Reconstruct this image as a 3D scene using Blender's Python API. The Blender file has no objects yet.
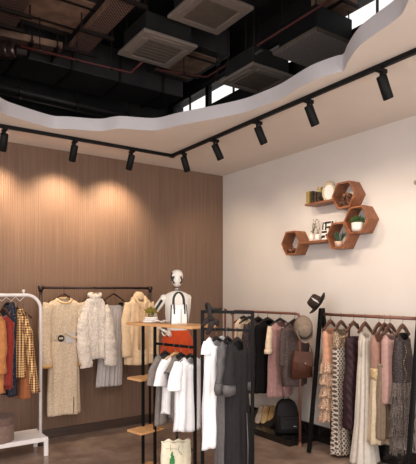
import bpy, bmesh, math, random
from mathutils import Vector, Matrix, noise
random.seed(7)
PI = math.pi
S = bpy.context.scene
C = S.collection

# ------------------------------------------------------------------ camera
F, CX, HY = 513.0, 208.0, 292.0
CAM = Vector((-4.110, -5.614, 1.60))
ANG = math.atan2(.567, .8237)
cd = bpy.data.cameras.new('camera'); cam = bpy.data.objects.new('camera', cd); C.objects.link(cam)
cam.location = CAM; cam.rotation_euler = (PI/2, 0, -ANG)
cd.sensor_fit = 'HORIZONTAL'; cd.sensor_width = 36; cd.lens = F/416*36
cd.shift_y = (HY-232)/416; cd.clip_start = .05; cd.clip_end = 100
S.camera = cam
# ------------------------------------------------------------------ world, big lights, exposure
w = bpy.data.worlds.new('daylight'); S.world = w; w.use_nodes = True
w.node_tree.nodes['Background'].inputs[0].default_value = (1.0, .97, .95, 1)
w.node_tree.nodes['Background'].inputs[1].default_value = 1.1
S.view_settings.view_transform = 'Standard'; S.view_settings.look = 'None'
S.view_settings.gamma = 1; S.view_settings.use_curve_mapping = False
S.view_settings.exposure = 0.18

def area(name, loc, rot, sx, sy, power, col):
    l = bpy.data.lights.new(name, 'AREA'); l.shape = 'RECTANGLE'; l.size = sx; l.size_y = sy
    l.energy = power; l.color = col
    o = bpy.data.objects.new(name, l); C.objects.link(o); o.location = loc; o.rotation_euler = rot
    return o
area('shop_front_daylight', (-2.9, -7.6, 1.75), (math.radians(84), 0, math.radians(-4)), 4.8, 2.6, 125, (1, .98, .97))
area('added_side_fill', (-5.75, -3.6, 1.75), (math.radians(90), 0, math.radians(-90)), 4.2, 2.4, 50, (1, .98, .97))  # unseen fill added from the left to brighten the clothes

area('added_overhead_fill', (-3.0, -3.7, 3.1), (0, 0, 0), 1.3, 1.6, 60, (1, .93, .86))  # added fill pointing down; no real fixture hangs here

# ------------------------------------------------------------------ pixel helpers (photograph frame to room metres)
def ray(px, py):
    c, s = math.cos(ANG), math.sin(ANG); a = (px-CX)/F
    return Vector((c*a+s, -s*a+c, -(py-HY)/F))
def atz(px, py, z): d = ray(px, py); return CAM+d*((z-CAM.z)/d.z)
def aty(px, py, y): d = ray(px, py); return CAM+d*((y-CAM.y)/d.y)
def atx(px, py, x): d = ray(px, py); return CAM+d*((x-CAM.x)/d.x)
def atd(px, py, D): return CAM+ray(px, py)*D

# ------------------------------------------------------------------ materials
def lin(c):
    f = lambda v: v/12.92 if v <= .04045 else ((v+.055)/1.055)**2.4
    return (f(c[0]/255), f(c[1]/255), f(c[2]/255), 1)
class N:
    def __init__(s, name):
        s.m = bpy.data.materials.new(name); s.m.use_nodes = True; s.t = s.m.node_tree
        s.p = s.t.nodes['Principled BSDF']; s._c = None
    def n(s, typ, **k):
        x = s.t.nodes.new(typ)
        for a, b in k.items(): setattr(x, a, b)
        return x
    def l(s, a, b): s.t.links.new(a, b)
    def co(s, scale=(1, 1, 1), rot=(0, 0, 0)):
        tc = s.n('ShaderNodeTexCoord'); mp = s.n('ShaderNodeMapping')
        mp.inputs['Scale'].default_value = scale; mp.inputs['Rotation'].default_value = rot
        s.l(tc.outputs['Object'], mp.inputs[0]); return mp.outputs[0]
    def noise(s, scale, detail=3, co=None):
        x = s.n('ShaderNodeTexNoise'); x.inputs['Scale'].default_value = scale; x.inputs['Detail'].default_value = detail
        s.l(co or s.co(), x.inputs['Vector']); return x.outputs['Fac']
    def ramp(s, fac, stops, const=False):
        r = s.n('ShaderNodeValToRGB')
        if const: r.color_ramp.interpolation = 'CONSTANT'
        while len(r.color_ramp.elements) < len(stops): r.color_ramp.elements.new(.5)
        for e, (p, c) in zip(r.color_ramp.elements, stops): e.position = p; e.color = lin(c)
        s.l(fac, r.inputs[0]); return r.outputs[0]
    def base(s, out): s.l(out, s.p.inputs['Base Color'])
    def mix(s, fac, a, b):
        x = s.n('ShaderNodeMix', data_type='RGBA')
        for v, i in ((fac, 0), (a, 6), (b, 7)):
            if isinstance(v, (tuple, list)): x.inputs[i].default_value = lin(v)
            elif isinstance(v, float): x.inputs[i].default_value = v
            else: s.l(v, x.inputs[i])
        return x.outputs[2]
    def math(s, op, a, b=None):
        x = s.n('ShaderNodeMath', operation=op)
        for v, i in ((a, 0), (b, 1)):
            if v is None: continue
            if isinstance(v, (int, float)): x.inputs[i].default_value = v
            else: s.l(v, x.inputs[i])
        return x.outputs[0]
    def bump(s, h, strength=.3, dist=.01):
        b = s.n('ShaderNodeBump'); b.inputs['Strength'].default_value = strength; b.inputs['Distance'].default_value = dist
        s.l(h, b.inputs['Height']); s.l(b.outputs[0], s.p.inputs['Normal'])
    def set(s, rough=.6, metal=0, spec=.5, sheen=0):
        s.p.inputs['Roughness'].default_value = rough; s.p.inputs['Metallic'].default_value = metal
        s.p.inputs['Specular IOR Level'].default_value = spec; s.p.inputs['Sheen Weight'].default_value = sheen
        return s.m
def vary(c, k): return tuple(max(0, min(255, v*k)) for v in c)
def plain(name, c, rough=.5, metal=0, spec=.5, var=.06, scale=12, bump=0):
    x = N(name); f = x.noise(scale)
    x.base(x.ramp(f, [(.3, vary(c, 1-var)), (.7, vary(c, 1+var))]))
    if bump: x.bump(f, bump, .005)
    return x.set(rough, metal, spec)
def cloth(name, c, rough=.9, weave=500, bump=.15, var=.07, sheen=.15, spec=.2, vscale=30):
    x = N(name); f = x.noise(vscale, 4)
    x.base(x.ramp(f, [(.3, vary(c, 1-var)), (.7, vary(c, 1+var))]))
    x.bump(x.noise(weave, 2), bump, .003)
    k = min(1, max(c)/190)**2
    return x.set(rough, 0, spec*(.3+.7*k), sheen*k)
def wood(name, c1, c2, axis=0, scale=9, rough=.45):
    x = N(name); sc = [scale*5]*3; sc[axis] = scale*.35
    f = x.noise(1, 5, x.co(tuple(sc)))
    x.base(x.ramp(f, [(.3, c1), (.7, c2)])); x.bump(f, .06, .002)
    return x.set(rough)
def speckle(name, base, dots, scale=60, thr=.35, rough=.85, metal=0):
    x = N(name); v = x.n('ShaderNodeTexVoronoi'); v.inputs['Scale'].default_value = scale
    x.l(x.co(), v.inputs['Vector'])
    pal = x.ramp(v.outputs['Color'], [(i/len(dots), d) for i, d in enumerate(dots)], True)
    m = x.math('LESS_THAN', v.outputs['Distance'], thr)
    x.base(x.mix(m, base, pal)); x.bump(v.outputs['Distance'], .2, .004)
    return x.set(rough, metal, .3)
def stripes(x, axis, freq, width):
    sp = x.n('ShaderNodeSeparateXYZ'); x.l(x.co(), sp.inputs[0])
    return x.math('LESS_THAN', x.math('FRACT', x.math('MULTIPLY', sp.outputs[axis], freq)), width)
def diag(x, freq, sx, sz, width):
    sp = x.n('ShaderNodeSeparateXYZ'); x.l(x.co(), sp.inputs[0])
    a = x.math('ADD', x.math('MULTIPLY', sp.outputs[0], sx), x.math('MULTIPLY', sp.outputs[2], sz))
    return x.math('LESS_THAN', x.math('FRACT', x.math('MULTIPLY', a, freq)), width)

M = {}
# setting
x = N('slat_panel'); f = x.noise(1, 4, x.co((60, 8, 1.2)))
x.base(x.ramp(f, [(.3, (110, 86, 71)), (.7, (128, 101, 84))])); M['slat'] = x.set(.6, 0, .3)
M['white_wall'] = plain('white_wall_paint', (208, 200, 194), .85, 0, .2, .015, 2)
M['soffit'] = plain('soffit_paint', (220, 208, 197), .85, 0, .2, .015, 2)
M['lip'] = plain('lip_paint', (206, 200, 202), .8, 0, .2, .015, 2)
M['black_ceiling'] = plain('black_ceiling_paint', (46, 44, 44), .8, 0, .3, .15, 3)
M['black_metal'] = plain('black_metal', (10, 10, 10), .55, 0, .2, .1)
M['duct_black'] = plain('black_duct_metal', (54, 51, 51), .55, 0, .5, .15, 4)
M['casing_dark'] = plain('cassette_casing', (26, 25, 26), .6, 0, .3, .1)
M['duct_brown'] = plain('brown_duct_panel', (146, 116, 98), .7, 0, .4, .2, 6)
M['rod'] = plain('threaded_rod', (50, 42, 40), .5, .4)
M['cassette'] = plain('cassette_plastic', (150, 136, 126), .6, 0, .4, .03)
M['cassette_in'] = plain('cassette_intake', (112, 99, 90), .7, 0, .3, .05)
M['red_pipe'] = plain('red_pipe_paint', (92, 42, 40), .6)
M['foil'] = plain('foil', (120, 100, 96), .3, .8, .5, .25, 20, .5)
x = N('perforated_tray'); b = x.n('ShaderNodeTexVoronoi'); b.inputs['Scale'].default_value = 42; b.inputs['Randomness'].default_value = 0
x.l(x.co((1, 1, .01), (0, 0, PI/4)), b.inputs['Vector'])
x.base(x.ramp(b.outputs['Distance'], [(0, (54, 42, 40)), (.42, (54, 42, 40)), (.45, (164, 130, 118))], True)); M['tray'] = x.set(.6, .2)
x = N('perforated_grille'); b = x.n('ShaderNodeTexVoronoi'); b.inputs['Scale'].default_value = 55; b.inputs['Randomness'].default_value = 0
x.l(x.co((1, 1, .01)), b.inputs['Vector'])
x.base(x.ramp(b.outputs['Distance'], [(0, (70, 64, 64)), (.3, (70, 64, 64)), (.36, (190, 176, 170))], True)); M['grille'] = x.set(.6, .2)
x = N('marble_tile_floor'); br = x.n('ShaderNodeTexBrick'); br.offset = 0
br.inputs['Scale'].default_value = 1; br.inputs['Brick Width'].default_value = .8; br.inputs['Row Height'].default_value = .8
br.inputs['Mortar Size'].default_value = .004; br.inputs['Color1'].default_value = (1, 1, 1, 1); br.inputs['Color2'].default_value = (.86, .86, .86, 1); br.inputs['Mortar'].default_value = (.55, .55, .55, 1)
x.l(x.co(), br.inputs['Vector'])
nz = x.noise(2.2, 8); n2 = x.noise(7, 8)
colr = x.ramp(x.math('ADD', x.math('MULTIPLY', nz, .6), x.math('MULTIPLY', n2, .4)), [(.3, (108, 88, 77)), (.48, (142, 119, 105)), (.6, (168, 144, 128)), (.72, (122, 101, 88))])
mm = x.n('ShaderNodeMix', data_type='RGBA', blend_type='MULTIPLY'); mm.inputs[0].default_value = 1
x.l(colr, mm.inputs[6]); x.l(br.outputs['Color'], mm.inputs[7]); x.base(mm.outputs[2]); M['floor'] = x.set(.28, 0, .5)
M['skirting'] = wood('dark_skirting', (52, 38, 31), (72, 54, 44))
x = N('black_marble'); v = x.noise(5, 9)
x.base(x.ramp(v, [(.46, (20, 18, 18)), (.497, (28, 25, 24)), (.5, (90, 78, 72)), (.503, (28, 25, 24)), (.6, (18, 16, 16))])); M['black_marble'] = x.set(.22)
x = N('window_glass'); tr = x.n('ShaderNodeBsdfTransparent'); gl = x.n('ShaderNodeBsdfGlossy'); gl.inputs['Roughness'].default_value = .02
mx = x.n('ShaderNodeMixShader'); mx.inputs[0].default_value = .05
x.l(tr.outputs[0], mx.inputs[1]); x.l(gl.outputs[0], mx.inputs[2]); x.l(mx.outputs[0], x.t.nodes['Material Output'].inputs[0]); M['glass'] = x.m
x = N('lamp_lens'); x.p.inputs['Emission Color'].default_value = (1, .8, .55, 1); x.p.inputs['Emission Strength'].default_value = 6; M['lens'] = x.set(.3)
# furniture
M['white_steel'] = plain('white_steel', (226, 218, 216), .4, 0, .5, .02)
M['dark_pipe'] = plain('dark_bronze_pipe', (52, 38, 36), .4, .5)
M['copper'] = plain('copper_pipe', (122, 80, 66), .45, .2)
M['oak'] = wood('oak_board', (196, 142, 92), (216, 166, 114), 0)
M['walnut'] = wood('walnut', (112, 66, 42), (146, 90, 56), 1, 5)
M['walnut_in'] = wood('walnut_inside', (92, 54, 36), (118, 70, 48), 1, 8)
M['hang_wood'] = wood('dark_hanger_wood', (66, 40, 30), (92, 58, 42), 0, 20)
M['hang_light'] = wood('light_hanger_wood', (190, 140, 92), (214, 168, 118), 0, 20)
M['hang_black'] = plain('black_hanger', (24, 22, 22), .4)
M['wire'] = plain('steel_wire', (120, 110, 106), .3, .9)
M['bronze_wire'] = plain('bronze_wire', (66, 46, 40), .35, .6)
# small things
M['taupe'] = cloth('taupe_felt', (128, 104, 94), .8)
M['taupe2'] = cloth('taupe_band', (108, 86, 78), .8)
M['paper'] = plain('paper', (232, 226, 220), .8, 0, .2, .02)
M['cover_grey'] = plain('grey_cover', (190, 184, 182), .6)
M['pot'] = plain('white_ceramic', (226, 216, 206), .35)
M['pot_pink'] = plain('pink_clay', (190, 158, 140), .6)
M['leaf'] = plain('leaf_green', (60, 84, 44), .6, 0, .4, .25, 40)
M['leaf_dark'] = plain('leaf_dark', (40, 62, 42), .6, 0, .4, .25, 40)
M['leaf_yellow'] = plain('yellow_green_leaf', (132, 118, 48), .7, 0, .3, .3, 60)
M['twig'] = plain('twig', (112, 96, 62), .8)
M['black_ink'] = plain('black_ink', (16, 15, 16), .6)
M['mann'] = plain('mannequin_white', (232, 224, 214), .4, 0, .5, .02)
M['chrome'] = plain('polished_metal', (150, 145, 140), .2, .9)
M['white_leather'] = plain('white_leather', (240, 236, 232), .5, 0, .4, .02, 30)
M['black_leather'] = plain('black_leather', (26, 24, 24), .45, 0, .5, .1, 60, .1)
M['brown_leather'] = plain('brown_leather', (84, 51, 38), .55, 0, .3, .12, 18, .1)
M['strap_leather'] = plain('tan_leather', (134, 80, 56), .55)
M['yellow_shoe'] = plain('mustard_leather', (198, 164, 112), .5, 0, .4, .06)
M['grey_shoe'] = plain('grey_leather', (168, 150, 134), .5, 0, .4, .06)
M['canvas'] = cloth('cream_canvas', (236, 226, 200), .9, 300, .2, .03)
M['green_print'] = plain('green_print', (52, 128, 74), .8, 0, .2, .25, 60)
M['backpack'] = cloth('black_nylon', (34, 32, 33), .6, 400, .2, .1, 0, .4)
M['felt_dark'] = cloth('dark_brown_felt', (58, 46, 40), .9)
M['felt_grey'] = cloth('grey_brown_felt', (128, 112, 98), .9)
M['felt_band'] = cloth('hat_band', (92, 76, 70), .9)
M['gold'] = plain('gold_thread', (188, 162, 122), .5, .2, .5, .15, 60)
M['brass_frame'] = plain('cream_carved_frame', (200, 184, 150), .5, .2, .5, .15, 60, .3)
M['mirror'] = plain('mirror_oval', (240, 238, 234), .2, 0, .5, .01)
M['olive'] = plain('olive_book', (150, 128, 62), .7); M['darkbook'] = speckle('patterned_book', (52, 40, 34), [(120, 100, 74), (60, 48, 40), (150, 130, 96)], 90)
M['brown_deco'] = speckle('woven_brown', (78, 50, 38), [(128, 84, 60), (58, 38, 32), (150, 106, 78)], 60, .5)
M['wax'] = plain('yellow_wax', (196, 180, 104), .4)
# cloths
M['c_tweed'] = speckle('beige_tweed', (206, 184, 158), [(222, 204, 180), (192, 166, 138), (212, 190, 162)], 150, .6)
M['c_gold'] = cloth('gold_trim', (190, 150, 98), .7)
x = N('cream_boucle'); v = x.noise(90, 4); x.base(x.ramp(v, [(.3, (204, 188, 172)), (.6, (240, 228, 216))])); x.bump(v, .9, .012); M['c_boucle'] = x.set(.95, 0, .1, .3)
M['c_grey'] = cloth('silver_grey_satin', (186, 178, 175), .5, 300, .05, .03, 0, .4)
M['c_sand'] = cloth('sand_linen', (234, 204, 166), .8, 300, .15, .04)
M['c_sand2'] = cloth('sand_scarf', (220, 182, 142), .85)
M['c_tan'] = cloth('tan_orange_wool', (180, 118, 70), .9)
x = N('red_knit'); f = x.noise(120, 2); x.base(x.ramp(f, [(.3, (116, 38, 32)), (.7, (150, 56, 46))])); x.bump(f, .6, .006); M['c_red'] = x.set(.95, 0, .1, .2)
M['c_navy'] = speckle('navy_floral', (34, 34, 44), [(120, 122, 132), (50, 50, 60), (84, 92, 112)], 70, .3)
x = N('plaid'); a = stripes(x, 0, 42, .5); b = stripes(x, 2, 42, .5); b2 = stripes(x, 1, 42, .5)
ab = x.math('ADD', x.math('ADD', a, b), b2)
x.base(x.ramp(x.math('DIVIDE', ab, 3.0), [(0, (228, 200, 152)), (.3, (202, 160, 104)), (.6, (122, 76, 48)), (.95, (92, 54, 38))], True)); M['c_plaid'] = x.set(.9, 0, .2, .1)
M['c_brown'] = cloth('rust_brown_twill', (152, 92, 58), .9)
M['c_orange'] = cloth('burnt_orange', (196, 72, 30), .8, 300, .1, .05)
M['c_white'] = cloth('white_cotton', (238, 236, 238), .85, 300, .1, .015)
M['c_greytee'] = cloth('grey_jersey', (128, 120, 114), .9)
M['c_char'] = cloth('charcoal_crepe', (42, 40, 41), .75, 400, .1, .06, .1, .3)
M['c_grey2'] = cloth('mid_grey_satin', (92, 88, 88), .55, 400, .05, .06, .1, .4)
M['c_scarf'] = cloth('smoke_scarf', (44, 38, 37), .6, 300, .1, .2, .2, .4)
M['c_darkpat'] = speckle('dark_patterned', (48, 40, 42), [(98, 78, 80), (60, 48, 52), (80, 64, 60), (42, 38, 40)], 70, .5)
M['c_black'] = cloth('black_cloth', (24, 22, 23), .85)
M['c_pink'] = cloth('dusty_pink', (166, 128, 124), .85, 300, .15, .06)
M['c_cream'] = cloth('cream_cotton', (224, 200, 172), .85)
M['c_vest'] = speckle('charcoal_speckled_knit', (74, 62, 60), [(112, 92, 84), (86, 72, 70), (58, 50, 50)], 160, .55)
x = N('peach_lace'); v = x.n('ShaderNodeTexVoronoi'); v.inputs['Scale'].default_value = 70; x.l(x.co(), v.inputs['Vector'])
x.base(x.ramp(v.outputs['Distance'], [(.2, (232, 204, 176)), (.55, (172, 136, 112))])); x.bump(v.outputs['Distance'], .7, .008); M['c_peach'] = x.set(.85, 0, .2, .2)
M['c_nude2'] = cloth('taupe_rose_satin', (158, 120, 106), .6)
M['c_nude'] = cloth('nude_satin', (206, 154, 126), .6)
x = N('lattice_sequin'); a = diag(x, 22, 1.5, 1, .27); b = diag(x, 22, 1.5, -1, .27)
k = x.math('MAXIMUM', a, b); sp = x.noise(220, 1)
x.base(x.mix(k, x.ramp(sp, [(.35, (48, 40, 38)), (.7, (128, 108, 94))]), x.ramp(sp, [(.3, (170, 152, 136)), (.6, (232, 220, 206))]))); M['c_lattice'] = x.set(.5, .1, .5)
M['c_beadgold'] = speckle('gold_bead_bodice', (142, 118, 96), [(222, 200, 170), (104, 84, 70), (184, 160, 132)], 130, .5, .5, .3)
M['c_plum'] = cloth('dark_plum_satin', (48, 29, 33), .45, 300, .05, .1, 0, .5)
M['c_silver'] = cloth('pale_silver_satin', (206, 196, 184), .4, 300, .03, .03, 0, .5)
M['c_champ'] = cloth('champagne_satin', (204, 184, 156), .45, 300, .03, .05, 0, .5)
M['c_champgrey'] = cloth('taupe_tulle', (134, 116, 98), .7)
M['c_rose'] = cloth('pale_rose', (190, 152, 144), .7, 300, .05, .04)
M['c_sequin'] = speckle('charcoal_sequin', (46, 38, 38), [(96, 82, 80), (64, 54, 54), (36, 32, 32)], 170, .5, .5, .2)
M['c_fringe'] = cloth('charcoal_fringe', (84, 75, 70), .6, 200, .2, .6, .1, .4, 90)

# ------------------------------------------------------------------ mesh helpers
def bm_(): return bmesh.new()
def add_box(bm, c, s, bev=0, rot=None):
    r = bmesh.ops.create_cube(bm, size=1)
    m = Matrix.Translation(c) @ (rot or Matrix.Identity(4)) @ Matrix.Diagonal((s[0], s[1], s[2], 1))
    bmesh.ops.transform(bm, matrix=m, verts=r['verts'])
    if bev:
        es = list({e for v in r['verts'] for e in v.link_edges})
        bmesh.ops.bevel(bm, geom=es, offset=bev, segments=2, affect='EDGES', profile=.5)
    return bm
def ringframe(t, up=None):
    t = t.normalized(); up = up or (Vector((0, 0, 1)) if abs(t.z) < .9 else Vector((1, 0, 0)))
    a = t.cross(up).normalized(); b = a.cross(t).normalized(); return a, b
def add_tube(bm, pts, r, n=10, cap=True, flat=1.0, up=None):
    pts = [Vector(p) for p in pts]; rs = r if isinstance(r, (list, tuple)) else [r]*len(pts)
    rings = []; a0 = None
    for i, p in enumerate(pts):
        t = (pts[min(i+1, len(pts)-1)]-pts[max(i-1, 0)])
        a, b = ringframe(t, up)
        if a0 is not None and a.dot(a0) < 0: a, b = -a, -b
        a0 = a
        rings.append([bm.verts.new(p+a*math.cos(2*PI*k/n)*rs[i]+b*math.sin(2*PI*k/n)*rs[i]*flat) for k in range(n)])
    for i in range(len(rings)-1):
        for k in range(n): bm.faces.new((rings[i][k], rings[i][(k+1) % n], rings[i+1][(k+1) % n], rings[i+1][k]))
    if cap: bm.faces.new(rings[0][::-1]); bm.faces.new(rings[-1])
    return rings
def add_lathe(bm, prof, c=(0, 0, 0), n=28, sx=1, sy=1, rot=None):
    rings = []; mt = Matrix.Translation(c) @ (rot or Matrix.Identity(4))
    for r, z in prof:
        if r < 1e-6: rings.append([bm.verts.new(mt @ Vector((0, 0, z)))])
        else: rings.append([bm.verts.new(mt @ Vector((r*sx*math.cos(2*PI*k/n), r*sy*math.sin(2*PI*k/n), z))) for k in range(n)])
    for A, B in zip(rings, rings[1:]):
        for k in range(n):
            q = (k+1) % n
            if len(A) == 1 and len(B) > 1: bm.faces.new((A[0], B[q], B[k]))
            elif len(B) == 1 and len(A) > 1: bm.faces.new((A[k], A[q], B[0]))
            elif len(A) > 1: bm.faces.new((A[k], A[q], B[q], B[k]))
    if len(rings[0]) > 1: bm.faces.new(rings[0][::-1])
    if len(rings[-1]) > 1: bm.faces.new(rings[-1])
def add_prism(bm, poly, h, mt=None):
    mt = mt or Matrix.Identity(4)
    A = [bm.verts.new(mt @ Vector((p[0], p[1], 0))) for p in poly]; B = [bm.verts.new(mt @ Vector((p[0], p[1], h))) for p in poly]
    n = len(poly); bm.faces.new(A[::-1]); bm.faces.new(B)
    for k in range(n): bm.faces.new((A[k], A[(k+1) % n], B[(k+1) % n], B[k]))
def obj(name, bm, m, parent=None, smooth=False, thick=0, loc=None):
    bmesh.ops.recalc_face_normals(bm, faces=bm.faces)
    me = bpy.data.meshes.new(name); bm.to_mesh(me); bm.free()
    o = bpy.data.objects.new(name, me); C.objects.link(o)
    me.materials.append(M[m] if isinstance(m, str) else m)
    if smooth: me.polygons.foreach_set('use_smooth', [True]*len(me.polygons))
    if parent: o.parent = parent
    if loc: o.location = loc
    if thick:
        md = o.modifiers.new('thickness', 'SOLIDIFY'); md.thickness = thick; md.offset = 0
    return o
def tag(o, label, cat, group=None):
    o['label'] = label; o['category'] = cat
    if group: o['group'] = group
    return o
def thing(name, label, cat, loc=(0, 0, 0), rotz=0, group=None):
    o = bpy.data.objects.new(name, None); C.objects.link(o); o.location = loc; o.rotation_euler = (0, 0, rotz)
    return tag(o, label, cat, group)
def struct(name, bm, m, parent=None, smooth=False):
    o = obj(name, bm, m, parent, smooth)
    if not parent: o['kind'] = 'structure'
    return o
def dup(root, loc, rotz, label, group=None):
    r = root.copy(); C.objects.link(r); r.location = loc; r.rotation_euler = (0, 0, rotz); r['label'] = label
    if group: r['group'] = group
    for ch in list(root.children):
        c = ch.copy(); C.objects.link(c); c.parent = r
        for g in list(ch.children):
            d = g.copy(); C.objects.link(d); d.parent = c
    return r
def catmull(pts, n=6):
    out = []
    for i in range(len(pts)):
        p0, p1, p2, p3 = (Vector(pts[(i+k) % len(pts)]) for k in (-1, 0, 1, 2))
        for j in range(n):
            t = j/n
            out.append(.5*((2*p1)+(-p0+p2)*t+(2*p0-5*p1+4*p2-p3)*t*t+(-p0+3*p1-3*p2+p3)*t**3))
    return out
RY = lambda a: Matrix.Rotation(a, 4, 'Y')
RX = lambda a: Matrix.Rotation(a, 4, 'X')
RZ = lambda a: Matrix.Rotation(a, 4, 'Z')

# ------------------------------------------------------------------ setting
ZS = 3.172
bm = bm_(); add_box(bm, (-3.0, -4.0, -.05), (6.4, 8.4, .1)); struct('floor', bm, 'floor')
bm = bm_(); add_box(bm, (-3.0, .07, (ZS+.1)/2), (6.4, .1, ZS+.1))            # fluted timber panel wall
pitch = .0225
k = 0
while k*pitch < 5.9:
    xx = -k*pitch-pitch/2
    vs = [bm.verts.new((xx+dx, yy, z)) for z in (0.0, ZS) for dx, yy in ((-.01125, .003), (-.0088, 0), (.0088, 0), (.01125, .003))]
    for a in range(3): bm.faces.new((vs[a], vs[a+1], vs[a+5], vs[a+4]))
    k += 1
struct('wall_back', bm, 'slat')
bm = bm_(); add_box(bm, (.1, -4.0, (ZS+.1)/2), (.2, 8.4, ZS+.1)); struct('wall_right', bm, 'white_wall')
bm = bm_(); add_box(bm, (-5.95, -6.9, 1.63), (.1, 2.2, 3.27)); add_box(bm, (-5.95, -.7, 1.63), (.1, 1.5, 3.27)); add_box(bm, (-5.95, -3.6, .2), (.1, 4.5, .4)); add_box(bm, (-5.95, -3.6, 3.1), (.1, 4.5, .34))
struct('wall_left', bm, 'white_wall')
bm = bm_(); add_box(bm, (-3.0, -.009, .05), (6.0, .018, .10), .003); struct('baseboard_back', bm, 'skirting')
bm = bm_(); add_box(bm, (-.015, -4.0, .085), (.03, 8.0, .17), .004); struct('baseboard_right', bm, 'black_marble')

# white soffit with a wavy-edged opening
lip_px = [(5, 113.7), (17, 118), (44, 126), (55.5, 128.5), (70, 129), (99, 131), (119, 128.5), (140, 129.8), (158, 130), (180, 125), (220, 117.5), (245, 112), (263, 105.7), (282, 97.8), (310, 82), (334.7, 73), (343.4, 70.6), (347.7, 62), (357.8, 47.5), (372, 36), (395, 20), (406, 6)]
inner = [atz(a, b, ZS) for a, b in lip_px]
inner = [Vector((p.x, p.y, 0)) for p in inner]
inner += [Vector(p) for p in ((-1.95, -4.25, 0), (-2.5, -4.9, 0), (-3.2, -5.0, 0), (-3.7, -4.5, 0), (-3.75, -3.6, 0), (-3.8, -2.8, 0), (-3.75, -2.0, 0), (-3.42, -1.32, 0), (-3.14, -1.0, 0))]
inner = catmull(inner, 5)
def slab_with_hole(bm, z):
    out = [bm.verts.new(p) for p in ((-6, .02, z), (.01, .02, z), (.01, -8.2, z), (-6, -8.2, z))]
    inn = [bm.verts.new((p.x, p.y, z)) for p in inner]
    es = [bm.edges.new((L[i], L[(i+1) % len(L)])) for L in (out, inn) for i in range(len(L))]
    bmesh.ops.triangle_fill(bm, use_beauty=True, edges=es)
    return out, inn
bm = bm_(); slab_with_hole(bm, ZS); slab_with_hole(bm, ZS+.118); bmesh.ops.recalc_face_normals(bm, faces=bm.faces)
struct('ceiling', bm, 'soffit')
bm = bm_()
A = [bm.verts.new((p.x, p.y, ZS-.001)) for p in inner]; B = [bm.verts.new((p.x, p.y, ZS+.12)) for p in inner]
for i in range(len(A)): bm.faces.new((A[i], A[(i+1) % len(A)], B[(i+1) % len(A)], B[i]))
struct('trim_1', bm, 'lip', None, True)
# plenum above
bm = bm_(); add_box(bm, (-3.0, -3.4, 4.95), (6.6, 10.2, .1)); struct('ceiling_upper', bm, 'black_ceiling')
bm = bm_(); add_box(bm, (-3.0, 1.55, 4.0), (6.6, .1, 1.9)); add_box(bm, (-3.0, .09, 3.21), (6.4, .1, .15)); struct('wall_upper_back', bm, 'black_ceiling')
bm = bm_(); add_box(bm, (-3, -8.4, 4.08), (6.6, .1, 1.7)); struct('void_light_block_front', bm, 'black_ceiling')  # unseen panel added to keep outside light out of the void
bm = bm_(); add_box(bm, (-6.1, -3.4, 4.08), (.1, 10, 1.7)); struct('void_light_block_left', bm, 'black_ceiling')  # likewise unseen, added on the left so the void stays dark
bm = bm_(); add_box(bm, (.12, -3.4, 3.715), (.2, 10.2, 1.05)); add_box(bm, (.12, -3.4, 4.73), (.2, 10.2, .36)); add_box(bm, (.12, 1.52, 4.4), (.2, .22, .5)); add_box(bm, (.12, -6.9, 4.4), (.2, 3.2, .5))
struct('wall_upper_right', bm, 'black_ceiling')
bm = bm_(); add_box(bm, (-3, .75, 3.24), (6.4, 1.5, .06)); struct('ceiling_void_deck', bm, 'black_ceiling')
wy = [1.41, .43, -.75, -1.95, -2.95, -4.1, -5.3]
for i in range(len(wy)-1):
    y0, y1 = wy[i+1], wy[i]; mid = (y0+y1)/2
    bm = bm_(); h = (4.27, 4.49)
    for yy in (y0+.02, y1-.02): add_box(bm, (.06, yy, 4.395), (.06, .04, .31))
    for zz in (4.245, 4.545): add_box(bm, (.06, mid, zz), (.06, y1-y0, .02))
    if y1-y0 > .9: add_box(bm, (.06, mid, 4.395), (.03, .012, .30))
    fr = struct('window_%d' % (i+1), bm, 'black_metal')
    bm = bm_(); add_box(bm, (.06, mid, 4.395), (.006, y1-y0-.08, .29)); obj('pane', bm, 'glass', fr)

# ------------------------------------------------------------------ things in the ceiling void
def cassette(label, px, z, s, body_h, kind):
    p = atz(px[0], px[1], z); hs = s/2
    t = thing('ceiling_cassette', label, 'air conditioner', (p.x, p.y, z))
    bm = bm_(); add_box(bm, (0, 0, .018), (s, s, .036), .012); obj('panel', bm, 'cassette' if kind != 'dark' else 'cassette_in', t)
    bm = bm_(); add_box(bm, (0, 0, .036+body_h/2), (s*.84, s*.84, body_h), .008); obj('casing', bm, 'black_ceiling' if kind != 'dark' else 'casing_dark', t)
    if kind == 'dark':
        bm = bm_(); add_box(bm, (0, 0, -.003), (s*.96, s*.96, .01)); obj('grille', bm, 'grille', t)
    else:
        bm = bm_(); add_box(bm, (0, 0, -.004), (s*.62, s*.62, .012), .004)
        if kind == 'slats':
            for q in (-.2, -.1, 0, .1, .2): add_box(bm, (0, q*s, -.012), (s*.6, .006, .008))
        obj('intake', bm, 'cassette_in', t)
        for a in range(4):
            bm = bm_(); add_box(bm, (0, s*.39, -.003), (s*.6, .05, .01), .004); bmesh.ops.transform(bm, matrix=RZ(a*PI/2), verts=bm.verts)
            obj('air_flap', bm, 'cassette', t)
    for a, b in ((-1, -1), (1, -1), (1, 1), (-1, 1)):
        bm = bm_(); add_tube(bm, [(a*s*.38, b*s*.38, .03+body_h), (a*s*.38, b*s*.38, 4.9-z)], .007, 6); obj('hanging_rod', bm, 'rod', t)
cassette('pale square air conditioner cassette at the top centre, the largest and nearest', (210, 14), 4.25, .60, .22, 'plain')
cassette('taupe square air conditioner cassette left of the large pale one', (157, 51.5), 4.12, .62, .20, 'slats')
cassette('taupe air conditioner cassette with black casing just above the soffit edge', (256.5, 81), 3.95, .60, .20, 'slats')
cassette('dark perforated air conditioner cassette beside the bright window, farthest right', (315, 51), 3.98, .60, .24, 'dark')

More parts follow.
